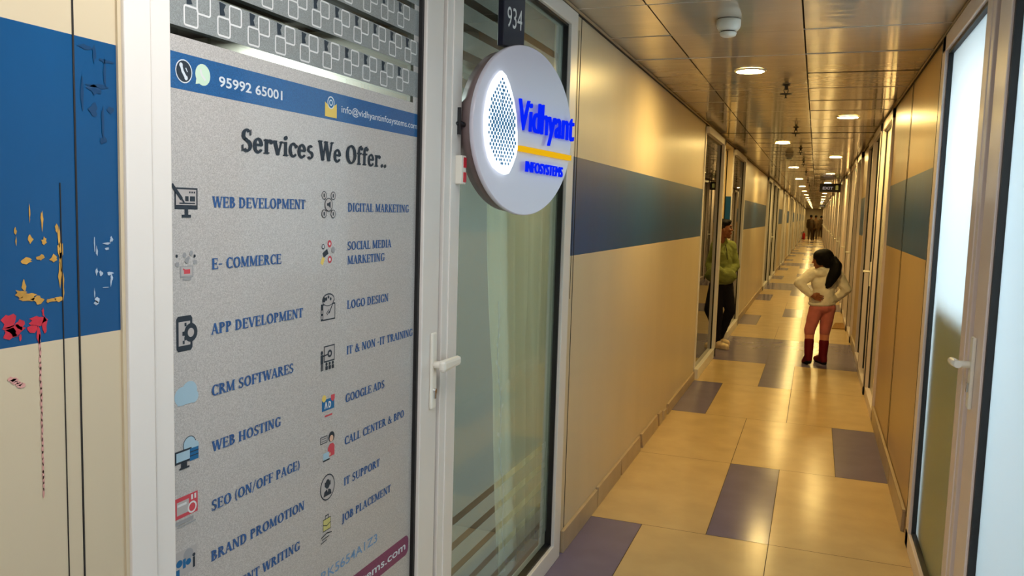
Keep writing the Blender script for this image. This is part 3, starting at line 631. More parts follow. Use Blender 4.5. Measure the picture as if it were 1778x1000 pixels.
# ------------------------------------------------------------------ round lit sign and number plate
TH = math.radians(16.5); SC = Vector((-.903, 2.533, 1.854)); SR = .272
SU = Vector((math.sin(TH), math.cos(TH), 0)); SN = Vector((math.cos(TH), -math.sin(TH), 0)); SZ = Vector((0, 0, 1))
sign = empty('round_sign', SC); tag(sign, 'round white lit sign with blue lettering mounted by the glass panel', 'sign')
def sp(u, v, n=0.): return Vector((0, 0, 0)) + SU * u + SZ * v + SN * n       # local to the sign
tilt = math.radians(-2.2)
def sq(u, v, n=0.): return sp(u * math.cos(tilt) - v * math.sin(tilt), u * math.sin(tilt) + v * math.cos(tilt), n)
b = MB(); n = 72
b.ring_solid([[sp(rr * math.cos(2 * PI * j / n), rr * math.sin(2 * PI * j / n), d) for j in range(n)] for rr, d in ((SR - .004, -.018), (SR, -.014), (SR, -.003), (SR - .003, 0))], 0, True)
b.build('disc', 'acryl', sign)
b = MB(); b.ring_solid([[sp(rr * math.cos(2 * PI * j / n), rr * math.sin(2 * PI * j / n), d) for j in range(n)] for rr, d in ((SR - .012, -.068), (SR - .012, -.018))], 0, True); b.build('back_box', 'signback', sign)
b = MB(); b.tube([sp(-.34, -.002, -.045), sp(-.24, -.002, -.045)], .008, 8); b.box((XL + .012 - SC.x, 2.262 - SC.y, 1.82 - SC.z), (XL + .022 - SC.x, 2.27 - SC.y, 1.90 - SC.z))
b.tube([(XL + .015 - SC.x, 2.266 - SC.y, .004), sp(-.25, -.002, -.045)], .006, 8); b.build('bracket', 'black', sign)
leaf = [(-.15, .171), (-.17, .155), (-.192, .13), (-.208, .10), (-.219, .06), (-.224, .02), (-.222, -.02), (-.214, -.06), (-.198, -.098), (-.174, -.125), (-.146, -.138), (-.118, -.145), (-.100, -.140), (-.082, -.115), (-.066, -.085), (-.059, -.06), (-.062, -.01), (-.070, .045), (-.084, .09), (-.108, .135), (-.128, .16)]
b = MB(); b.prism([sp(u, v, .0005) for u, v in leaf], SN * .010); lg = b.build('logo', 'ledwhite', sign)
b = MB()
def inside(u, v, sh=.86):
    cu, cv = -.142, .012; u = cu + (u - cu) / sh; v = cv + (v - cv) / sh; c = False
    for i in range(len(leaf)):
        (x1, y1), (x2, y2) = leaf[i], leaf[i - 1]
        if (y1 > v) != (y2 > v) and u < (x2 - x1) * (v - y1) / (y2 - y1) + x1: c = not c
    return c
for r_ in range(-13, 15):
    for c_ in range(-9, 9):
        u = -.140 + (c_ + .5 * (r_ % 2)) * .0152 + .0; v = .012 + r_ * .0112
        u += .35 * (v * v) * (1 if u < -.14 else -1)
        if inside(u, v):
            e = .0056 if u > -.2 else .0042; cdist = abs(v - .012) / .15; e *= (1.05 - .45 * cdist)
            b.poly([sp(u + e * math.cos(2 * PI * k_ / 8), v + e * 1.25 * math.sin(2 * PI * k_ / 8), .0112) for k_ in range(8)])
b.build('logo_dots', 'dotblue', lg)
def sans_sign(name, text, w_, h_, u, v, m, bold, depth):
    ax = sq(1, 0); az = sq(0, 1); return sans(name, text, w_, h_, sq(u, v, .012), ax, az, m, sign, bold, depth)
sans_sign('large_lettering', 'Vidhyant', .325, .103, -.062, .0, 'ledblue', .0, .008)
b = MB(); b.prism([sq(-.047, -.0675, .001), sq(.254, -.0675, .001), sq(.254, -.0505, .001), sq(-.047, -.0505, .001)], SN * .014); b.build('underline_bar', 'ledyellow', sign)
sans_sign('small_lettering', 'INFOSYSTEMS', .215, .036, -.009, -.130, 'ledblue', .0, .006)

plate = empty('number_plate', SC + SU * -.057 + SZ * .43 - SN * .03); tag(plate, 'narrow dark hanging plate numbered 934 above the round sign', 'sign')
b = MB(); pts = [SU * a + SZ * c + SN * -.012 for a, c in ((-.055, -.172), (.056, -.172), (.056, .178), (-.055, .178))]; b.prism(pts, SN * .024); b.build('plate', 'navyplate', plate, .002)
b = MB(); b.tube([SU * 0 + SZ * .17, SZ * .20], .01); b.build('hanger', 'black', plate)
sans('number', '934', .078, .066, SU * -.038 + SZ * -.112 + SN * .0128, SU, SZ, 'ink_silver', plate, .0)

# ------------------------------------------------------------------ near right shopfront
win2 = struct(empty('window_2', (XR, 3.3, 0)))
def bx(parent, name, mats, boxes, bevel=0.):
    b = MB()
    for q in boxes: b.box((q[0], q[1], q[2]), (q[3], q[4], q[5]), q[6] if len(q) > 6 else 0)
    return child(b, name, mats, parent, bevel)
bx(win2, 'window_frame', 'pink', [(XR - .012, 4.285, 0, XR + .06, 4.385, HC - .02), (XR - .012, 3.10, 2.385, XR + .06, 4.39, HC - .02), (XR - .012, 3.10, 0, XR + .06, 4.39, .085), (XR - .012, 3.115, 0, XR + .06, 3.275, HC - .02), (XR - .016, 3.16, 0, XR + .05, 3.235, HC - .02)], .003)
bx(win2, 'gasket', 'rubber', [(XR + .002, 4.273, .085, XR + .03, 4.286, 2.385), (XR + .002, 3.28, 2.37, XR + .03, 4.28, 2.386), (XR + .002, 3.28, .084, XR + .03, 4.28, .096)])
bx(win2, 'glass_pane', 'frost', [(XR + .022, 3.27, .08, XR + .028, 4.29, 2.39)])
door2 = struct(empty('door_2', (XR, 2.0, 0)))
bx(door2, 'door_leaf', 'pink', [(XR - .008, 2.885, .02, XR + .045, 3.062, HC - .03), (XR - .008, 1.75, 2.39, XR + .045, 3.04, HC - .03), (XR - .008, 1.75, .02, XR + .045, 3.04, .10), (XR - .008, 1.75, .02, XR + .045, 1.85, HC - .03)], .003)
bx(door2, 'gasket', 'rubber', [(XR + .0, 2.868, .1, XR + .03, 2.886, 2.39)])
bx(door2, 'shadow_gap', 'rubber', [(XR + .02, 3.06, 0, XR + .055, 3.118, HC - .03)])
bx(door2, 'glass_pane', 'frost', [(XR + .022, 1.84, .08, XR + .028, 2.88, 2.40)])
bx(door2, 'handle_plate', 'white2', [(XR - .020, 2.985, .99, XR - .008, 3.03, 1.228)], .004)
h = MB(); h.tube([(XR - .012, 3.01, 1.135), (XR - .058, 3.01, 1.135)], .012, 12); h.tube([(XR - .056, 2.995, 1.135), (XR - .06, 3.04, 1.134), (XR - .060, 3.10, 1.13), (XR - .056, 3.135, 1.125)], [.012, .014, .013, .011], 12); child(h, 'door_handle', 'white2', door2)
h = MB(); h.box((XR - .026, 3.0, 1.045), (XR - .02, 3.012, 1.075)); child(h, 'keyhole', 'chrome', door2)
win3 = struct(empty('window_3', (XR, 0, 0)))
bx(win3, 'window_frame', 'pink', [(XR - .01, 1.65, 0, XR + .06, 1.75, HC - .02), (XR - .01, YB, 2.39, XR + .06, 1.7, HC - .02), (XR - .01, YB, 0, XR + .06, 1.7, .09)] + [(XR - .01, q, 0, XR + .06, q + .09, HC - .02) for q in (.4, -1.0, -2.4, YB)], .003)
bx(win3, 'glass_pane', 'frost', [(XR + .022, YB, .08, XR + .028, 1.66, 2.40)])
# low olive screen just behind the frosted pane
o = MB(); o.box((XR + .065, 3.37, .06), (XR + .095, 4.20, 1.25)); ob = o.build('low_screen', 'olive', None, .01); tag(ob, 'low olive panel showing blurred through the far frosted pane', 'screen')
# office ceiling lights behind the frosted glass
for i, yy in enumerate((-2.6, -.6, 1.4, 3.72)):
    b = MB(); b.box((1.1, yy - .5, HC - .055), (2.3, yy + .5, HC - .031), 0); b.poly([(1.13, yy - .47, HC - .056), (1.13, yy + .47, HC - .056), (2.27, yy + .47, HC - .056), (2.27, yy - .47, HC - .056)], 1)
    tag(b.build('office_glow_panel', ['white', 'officelamp' if yy > 2 else 'officelow']), 'square white ceiling light in the office behind the frosted glass', 'light', 'office lights behind the frosted glass')

# ------------------------------------------------------------------ shopfronts along the corridor
CNT = {'w': 3, 'd': 2}
def shopfront(side, y0, y1, doors, fr='white', kinds=None, proud=.02):
    """a run of framed panes and doors between y0 and y1; doors = set of bay indices that are doors"""
    x = XL if side == 'left' else XR; s = 1 if side == 'left' else -1
    nb = len(kinds); wbay = (y1 - y0) / nb
    for i in range(nb):
        a, c = y0 + i * wbay, y0 + (i + 1) * wbay; isd = i in doors
        if isd: CNT['d'] += 1; nm = 'door_%d' % CNT['d']
        else: CNT['w'] += 1; nm = 'window_%d' % CNT['w']
        root = struct(empty(nm, (x, a, 0))); f = .055 if not isd else .07; pr = x + s * (proud + (.012 if isd else 0)); bk = x - s * .06
        gx0, gx1 = x - s * .022, x - s * .028
        bx(root, 'door_frame' if isd else 'window_frame', fr, [(pr, a, 0, bk, a + f, HC - .02), (pr, c - f, 0, bk, c, HC - .02), (pr, a, 2.39, bk, c, HC - .02), (pr, a, 0, bk, c, .08)])
        g = .012
        bx(root, 'gasket', 'rubber', [(x - s * .010, a + f, .08, x - s * .03, a + f + g, 2.39), (x - s * .010, c - f - g, .08, x - s * .03, c - f, 2.39), (x + s * .004, a + f, 2.38, x - s * .03, c - f, 2.392)] + ([(pr - s * .004, a - .006, 0, x, a + .006, HC - .02)] if isd else []))
        bx(root, 'glass_pane', {'d': 'darkglass', 'f': 'frostoff', 'p': 'leaf_door'}[kinds[i]], [(gx0, a + f - .01, .07, gx1, c - f + .01, 2.40)])
        if isd:
            hy = a + f * .5
            h = MB(); h.box((pr, hy - .018, 1.0), (pr + s * .010, hy + .018, 1.22)); h.tube([(pr, hy, 1.13), (pr + s * .05, hy, 1.13), (pr + s * .052, hy + .10, 1.13)], .011, 8); child(h, 'door_handle', 'white2', root)
# left: pane, recessed doorway, pane
def pane(root_name, side, y0, y1, kind, fr='white', f=(.06, .1), mid=None, proud=.042):
    x = XL if side == 'left' else XR; s = 1 if side == 'left' else -1
    CNT['w'] += 1; root = struct(empty('window_%d' % CNT['w'], (x, y0, 0))); pr = x + s * proud; bk = x - s * .06
    bx(root, 'window_frame', fr, [(x + s * .008, y0, 0, bk, y0 + f[0], HC - .04), (pr, y1 - f[1], 0, bk, y1, HC - .04), (pr, y0, 2.375, bk, y1, HC - .04), (pr, y0, 0, bk, y1, .10)], .002)
    bx(root, 'gasket', 'rubber', [(x + s * .010, y1 - f[1] - .02, .1, x - s * .03, y1 - f[1], 2.375), (x - s * .012, y0 + f[0], .1, x - s * .03, y0 + f[0] + .012, 2.375)])
    bx(root, 'glass_pane', kind, [(x + s * .003, y0 + f[0] - .01, .09, x - s * .003, y1 - f[1] + .01, 2.38)])
pane('window', 'left', 7.99, 9.45, 'darkglass'); pane('window', 'left', 10.78, 12.36, 'darkglass')
b = MB()
for z0, z1, m_ in ((0, ZB0, 0), (ZB0, ZB1, 1), (ZB1, HC, 0)): b.box((XL + .002, 10.70, z0), (XL - .06, 10.78, z1), m_)
b.box((XL, 9.45, 0), (XL - .36, 9.48, HC), 0); b.box((XL - .06, 10.74, 0), (XL - .36, 10.78, HC), 0); b.box((XL, 9.45, 2.44), (XL - .36, 10.75, HC), 0)
struct(b.build('wall_left_recess', ['cream', 'blue']))
CNT['d'] += 1; dr = struct(empty('door_%d' % CNT['d'], (XL - .30, 9.5, 0)))
bx(dr, 'door_frame', 'leaf_door', [(XL - .28, 9.48, 0, XL - .36, 9.56, 2.42), (XL - .075, 10.695, 0, XL - .115, 10.74, 2.42), (XL - .06, 10.725, 0, XL - .30, 10.741, 2.42), (XL - .28, 9.48, 2.38, XL - .36, 10.72, 2.44)], .002)
bx(dr, 'door_leaf', 'leaf_door', [(XL - .305, 9.57, .01, XL - .345, 10.71, 2.375)], .003)
bx(dr, 'door_gap', 'groove', [(XL - .35, 9.48, 0, XL - .358, 10.73, 2.42), (XL - .06, 10.71, 0, XL - .075, 10.72, 2.42)])
h = MB(); h.tube([(XL - .30, 9.65, 1.05), (XL - .25, 9.65, 1.05), (XL - .25, 9.75, 1.05)], .01, 8); child(h, 'door_handle', 'chrome', dr)
gaps_l = [(18.5, 24.2), (27.4, 31.0), (34.2, 38.6), (42.0, 46.4), (50.0, 54.5), (58.0, 62.5), (66.0, 70.5), (74.0, 80.0)]
for i, (a, c) in enumerate(gaps_l): shopfront('left', a, c, {1}, 'white', ['d', 'p' if i % 2 else 'd', 'd'], .03)
shopfront('right', 6.985, 10.15, {1}, 'pink', ['f', 'd', 'd'], .018)
gaps_r = [(11.4, 16.0), (17.4, 22.0), (24.0, 28.6), (30.6, 35.2), (37.2, 41.8), (43.8, 48.4), (50.4, 55.0), (57.0, 61.6), (63.6, 68.2), (70.2, 74.8), (76.8, 80.0)]
for i, (a, c) in enumerate(gaps_r): shopfront('right', a, c, {1, 3}, 'pink', ['d', 'd', 'f' if i % 2 else 'd', 'd'], .03)

# ------------------------------------------------------------------ ceiling fittings
def make_downlight():
    t = empty('downlight', (0, 0, HC))
    b = MB(); b.lathe([(.080, -.002), (.096, -.002), (.096, -.006), (.083, -.012), (.079, -.009), (.079, -.002)], n=32); b.build('rim', 'white2', t)
    b = MB(); n = 32
    b.poly([(.081 * math.cos(-2 * PI * j / n), .081 * math.sin(-2 * PI * j / n), -.0105) for j in range(n)]); b.build('diffuser', 'lamp', t)
    return t
dl = make_downlight(); first = True
ly = [5.20, 10.2, 15.13, 19.6, 24.05, 28.3]; ry = [7.66, 12.55, 17.14, 21.5, 26.0, 30.4]
while ly[-1] < 74: ly.append(ly[-1] + 4.5)
while ry[-1] < 74: ry.append(ry[-1] + 4.5)
ordn = ['nearest', 'second', 'third', 'fourth', 'fifth', 'sixth', 'seventh', 'eighth', 'ninth', 'tenth', 'eleventh', 'twelfth', 'thirteenth', 'fourteenth', 'fifteenth', 'sixteenth', 'seventeenth', 'eighteenth']
for X_, ys, nm in ((-.43, ly, 'row over the leaning man'), (.197, ry, 'row over the girl and exit signs')):
    for i, yv in enumerate(ys):
        o = dl if first else copy_tree(dl); first = False
        o.location = (X_, yv, HC)
        tag(o, 'round warm downlight, %s in the %s' % (ordn[i].replace('nearest', 'first'), nm), 'ceiling light', 'round downlights along the corridor ceiling')
# white panels over the near end
pn = None
for i, yv in enumerate((-2.4, -.6, 1.0)):
    if pn is None:
        pn = empty('ceiling_panel_light', (-.42, yv, HC)); b = MB(); b.box((-.3, -.3, -.012), (.3, .3, -.003)); b.build('frame', 'white2', pn)
        b = MB(); b.poly([(-.28, -.28, -.0125), (-.28, .28, -.0125), (.28, .28, -.0125), (.28, -.28, -.0125)]); b.build('diffuser', 'panel', pn); o = pn
    else: o = copy_tree(pn)
    o.location = (-.42, yv, HC); tag(o, 'square white panel light in the ceiling over the printed door', 'ceiling light', 'white panel lights over the near end')
def make_sprinkler():
    t = empty('sprinkler', (0, 0, HC))
    b = MB(); b.lathe([(.026, -.002), (.026, -.006), (.012, -.010), (.011, -.03), (.008, -.036)], n=16); b.build('body', 'black', t)
    b = MB(); b.tube([(-.012, 0, -.028), (-.014, 0, -.042), (-.004, 0, -.06)], .003, 6); b.tube([(.012, 0, -.028), (.014, 0, -.042), (.004, 0, -.06)], .003, 6); b.build('yoke', 'black', t)
    b = MB(); b.lathe([(.006, -.056), (.040, -.061), (.040, -.064), (.006, -.067), (.005, -.085), (.010, -.087), (.010, -.090)], n=16); b.build('deflector', 'black', t)
    return t
spk = make_sprinkler()
sy = [5.8, 8.5, 11.0, 13.4, 16.6, 20.0, 23.5, 27.0]
so = ['first', 'second', 'third', 'fourth', 'fifth', 'sixth', 'seventh', 'eighth']
for i, yv in enumerate(sy):
    o = spk if i == 0 else copy_tree(spk); o.location = (-.243, yv, HC)
    tag(o, 'small black ceiling sprinkler, %s in its row from the camera' % so[i], 'sprinkler', 'sprinklers along the corridor ceiling')
def make_detector(x, y, label):
    t = empty('smoke_detector', (x, y, HC)); tag(t, label, 'smoke detector')
    b = MB(); b.lathe([(.050, -.002), (.054, -.004), (.054, -.026), (.050, -.040), (.042, -.050), (.038, -.052), (.033, -.053)], n=32); b.build('body', 'white2', t)
    b = MB(); b.lathe([(.033, -.052), (.033, -.058)], n=24); b.build('vent_gap', 'black', t)
    b = MB(); b.lathe([(.037, -.058), (.038, -.061), (.034, -.072), (.024, -.077), (.003, -.078)], n=28); b.build('sensor_cap', 'white2', t)
make_detector(-.425, 3.86, 'white smoke detector on the ceiling above the round sign')
make_detector(-.41, 12.05, 'smoke detector further down the corridor between two downlights')

# exit signs
def exit_sign(x, y, z0, z1, wd, label):
    t = empty('exit_sign', (x, y, z0)); tag(t, label, 'exit sign'); h_ = z1 - z0
    b = MB(); b.box((-wd / 2, 0, 0), (wd / 2, .04, h_)); b.build('case', 'exitface', t, .004)
    for q in (-wd * .38, wd * .38):
        b = MB(); b.tube([(q, .02, h_), (q, .02, HC - z0)], .006, 6); b.build('hanger', 'black', t)
    sans('lettering', 'EXIT', wd * .46, h_ * .34, (-wd * .36, -.0015, h_ * .3), (1, 0, 0), (0, 0, 1), 'exitletter', t, .03)
    b = MB(); k_ = wd * .27; s_ = h_ * .30
    b.poly([(k_ + s_ * .5 * math.cos(2 * PI * i / 14), -.0015, h_ * .74 + s_ * .22 * math.sin(2 * PI * i / 14)) for i in range(14)])
    b.poly([(k_ - s_ * .5, -.0018, h_ * .26), (k_ + s_ * .5, -.0018, h_ * .26), (k_ + s_ * .5, -.0018, h_ * .7), (k_ - s_ * .5, -.0018, h_ * .7)]); b.build('figure', 'exitman', t)
exit_sign(.268, 21.0, 2.235, 2.435, .50, 'dark hanging exit sign, the larger one with legible white letters')
exit_sign(.335, 54.0, 2.30, 2.45, .44, 'tiny dark exit sign hanging far down the corridor')

# fire extinguisher far along the left wall
t = empty('fire_extinguisher', (-.86, 66.0, 0)); tag(t, 'red fire extinguisher on the floor far down by the wall', 'fire extinguisher')
b = MB(); b.lathe([(.10, 0), (.11, .02), (.11, .40), (.09, .46), (.04, .50)], n=20); b.build('cylinder', 'cyl', t)
b = MB(); b.lathe([(.04, .50), (.035, .56)], n=12); b.box((-.02, -.12, .56), (.02, .04, .60)); b.build('valve', 'black', t)
b = MB(); b.tube([(0, -.1, .57), (-.16, -.08, .5), (-.2, -.05, .25), (-.17, -.05, .06)], .02, 8); b.build('hose', 'black', t)
# doormat
b = MB(); b.prism([(.30, 12.72, .0005), (.485, 12.72, .0005), (.485, 13.42, .0005), (.36, 13.42, .0005)], (0, 0, .012)); tag(b.build('doormat', 'mat'), 'small brown mat on the floor against the row of white door frames', 'doormat')

# ------------------------------------------------------------------ people
WR_TEX = bpy.data.textures.new('wrinkles', 'CLOUDS'); WR_TEX.noise_scale = .075; WR_TEX.noise_depth = 2
def body(b, name, m, parent=None, vox=.008, smooth=6):
    o = b.build(name, m, parent)
    r_ = o.modifiers.new('skin', 'REMESH'); r_.mode = 'VOXEL'; r_.voxel_size = vox; r_.use_smooth_shade = True
    s_ = o.modifiers.new('smooth', 'SMOOTH'); s_.factor = .5; s_.iterations = smooth
    if name in ('jacket', 'hoodie', 'trousers'):      # cloth folds
        d_ = o.modifiers.new('folds', 'DISPLACE'); d_.texture = WR_TEX; d_.strength = .011 if name == 'trousers' else .02; d_.mid_level = .5; d_.texture_coords = 'LOCAL'
    return o
def limb(b, pts, rs):
    for i in range(len(pts) - 1): b.cap(pts[i], pts[i + 1], rs[i], rs[i + 1])
def hand(b, wrist, tip_dir, side_dir, s=1., curl=.35, nrm=None):
    """palm, four fingers of different length and a thumb"""
    w_ = Vector(wrist); d = Vector(tip_dir).normalized(); a = Vector(side_dir); a = (a - d * a.dot(d)).normalized(); n_ = d.cross(a) if nrm is None else Vector(nrm)
    p = w_ + d * .045 * s
    b.cap(w_, p + a * .018 * s, .017 * s, .015 * s, 10, 4); b.cap(w_, p - a * .018 * s, .017 * s, .015 * s, 10, 4); b.cap(w_ + d * .02 * s, p, .019 * s, .018 * s, 10, 4)
    for k_, (off, L) in enumerate(((.031, .058), (.0105, .068), (-.010, .064), (-.030, .050))):
        q = w_ + d * .075 * s + a * off * s; b.cap(p + a * off * .9 * s, q, .0092 * s, .0082 * s, 8, 3)
        e = q + (d * math.cos(curl) + n_ * math.sin(curl)) * L * .5 * s; b.cap(q, e, .0082 * s, .0078 * s, 8, 3)
        e2 = e + (d * math.cos(2 * curl) + n_ * math.sin(2 * curl)) * L * .5 * s; b.cap(e, e2, .0078 * s, .0065 * s, 8, 3)
    b.cap(w_ + d * .02 * s + a * .02 * s, w_ + d * .045 * s + a * .042 * s, .012 * s, .010 * s, 8, 3); b.cap(w_ + d * .045 * s + a * .042 * s, w_ + d * .075 * s + a * .046 * s, .010 * s, .008 * s, 8, 3)
def V3(*a): return Vector(a)
YAW = .354308

def girl():
    loc = Vector((.085, 9.52, 0))
    b = MB()
    # head turned to the left of the photo; x = along the picture, y = away, z = up
    hd = V3(.070, 0.0, 1.150)
    b.ell(hd, (.094, .080, .098)); b.ell(hd + V3(-.030, .018, -.038), (.060, .056, .062)); b.cap(hd + V3(-.050, .022, -.085), hd + V3(-.05, .022, -.07), .028, .03)
    b.cap(hd + V3(-.088, .03, -.008), hd + V3(-.098, .033, -.028), .010, .012); b.ell(hd + V3(-.078, .03, -.062), (.014, .018, .008)); b.ell(hd + V3(-.078, .028, .012), (.015, .03, .01))
    b.ell(hd + V3(-.008, -.076, -.022), (.016, .010, .026)); b.ell(hd + V3(.0, .084, -.022), (.016, .010, .026))
    b.cap(V3(.095, .0, .95), hd + V3(.0, .0, -.06), .046, .042)
    b.ell((.09, .0, .86), (.12, .075, .15)); b.ell((.07, .0, .64), (.115, .078, .09)); b.cap((.09, 0, .88), (.07, 0, .64), .085, .08)
    SL, EL, WL = V3(-.045, -.0, 1.0), V3(-.205, -.045, .905), V3(-.090, -.105, .775); SRR, ER, WR = V3(.225, 0, .985), V3(.330, .0, .82), V3(.225, .085, .69)
    limb(b, [SL, EL, WL], [.040, .032, .024]); limb(b, [SRR, ER, WR], [.04, .032, .024]); b.cap(SL, (.09, 0, .97), .04, .05); b.cap(SRR, (.09, 0, .97), .04, .05)
    hand(b, WL, (.85, -.10, -.30), (0, -.1, 1), .95, -.1); hand(b, WR, (-.75, .3, -.3), (0, .2, 1), .95, .2)
    HL, KL, AL = V3(.005, 0, .62), V3(-.072, -.01, .385), V3(-.103, -.065, .125); HR, KR, AR = V3(.135, .0, .62), V3(.105, .015, .37), V3(.082, .01, .09)
    limb(b, [HL, KL, AL], [.062, .044, .030]); limb(b, [HR, KR, AR], [.062, .044, .030])
    b.cap(AL + V3(0, -.0, -.03), AL + V3(-.01, .085, -.10), .026, .022); b.cap(AR + V3(0, -.01, -.05), AR + V3(-.02, .12, -.062), .028, .022)
    p = body(b, 'person', 'skin2', None, .0042, 3); p.location = loc; p.rotation_euler = (0, -.058, YAW)
    tag(p, 'girl in white jacket and red boots, hands on hips, seen from behind', 'person')
    j = MB()
    j.ell((.088, 0, .90), (.148, .105, .135)); j.ell((.078, 0, .72), (.150, .112, .10)); j.cap((.085, 0, .90), (.075, 0, .72), .115, .118); j.ell((.065, 0, .672), (.150, .110, .045))
    j.cap(SL, (.09, 0, .975), .064, .075); j.cap(SRR, (.09, 0, .975), .064, .075); limb(j, [SL, EL, WL + (EL - WL) * .16], [.064, .054, .040]); limb(j, [SRR, ER, WR + (ER - WR) * .1], [.064, .054, .042])
    j.cap((.05, -.02, 1.03), (.14, -.02, 1.03), .052, .05); j.ell((.165, -.075, .99), (.085, .045, .06)); j.ell((.03, -.065, 1.005), (.07, .04, .045))
    body(j, 'jacket', 'jacket', p, .008, 5)
    for z in (.80, .71):      # quilting seams across the back
        pass
    q = MB(); q.ell((.07, 0, .625), (.132, .098, .075)); limb(q, [HL, KL, KL + (AL - KL) * .12], [.080, .060, .057]); limb(q, [HR, KR, KR + (AR - KR) * .10], [.080, .060, .057]); body(q, 'trousers', 'trousers', p, .008, 4)
    q = MB(); limb(q, [KL, KL + (AL - KL) * .55], [.054, .046]); limb(q, [KR, KR + (AR - KR) * .55], [.054, .046]); body(q, 'leggings', 'calf', p, .008, 4)
    for A_, K_, toe, heel in ((AL, KL, AL + V3(-.012, .10, -.100), AL + V3(-.003, -.015, -.055)), (AR, KR, AR + V3(-.025, .14, -.058), AR + V3(0, -.03, -.055))):
        q = MB(); top = K_ + (A_ - K_) * .46; limb(q, [top, A_, heel], [.053, .046, .036]); q.cap(A_ + V3(0, 0, -.02), toe, .042, .031); q.cap(heel, toe, .036, .031); bo = body(q, 'boot', 'boot', p, .007, 4)
        q = MB(); q.cap(heel + V3(0, -.005, -.022), toe + V3(0, .0, -.014), .030, .027); body(q, 'sole', 'sole', bo, .006, 3)
    h_ = MB(); h_.ell(hd + V3(.018, -.012, .022), (.098, .096, .102)); h_.ell(hd + V3(-.022, -.012, .045), (.084, .088, .072)); h_.ell(hd + V3(.035, -.055, -.005), (.075, .05, .085)); h_.ell(hd + V3(-.045, -.055, .0), (.05, .03, .06)); h_.ell(hd + V3(-.035, .06, .01), (.05, .035, .07))
    h_.ell(hd + V3(.098, -.068, .0), (.04, .036, .045))
    tail = [hd + V3(.09, -.075, .0), hd + V3(.105, -.115, -.06), hd + V3(.085, -.125, -.13), hd + V3(.05, -.12, -.20), hd + V3(.022, -.115, -.26), hd + V3(.01, -.11, -.295)]
    limb(h_, tail, [.044, .058, .064, .056, .040, .014]); h_.cap(tail[2] + V3(.03, 0, 0), tail[3] + V3(.055, 0, -.01), .025, .007); h_.cap(tail[4], tail[5] + V3(-.02, 0, .0), .012, .005)
    body(h_, 'hair', 'hair', p, .006, 4)
    q = MB(); q.ell(hd + V3(.088, -.066, .004), (.02, .045, .042), (0, .4, .3)); q.build('hair_tie', 'jeans', p)
girl()

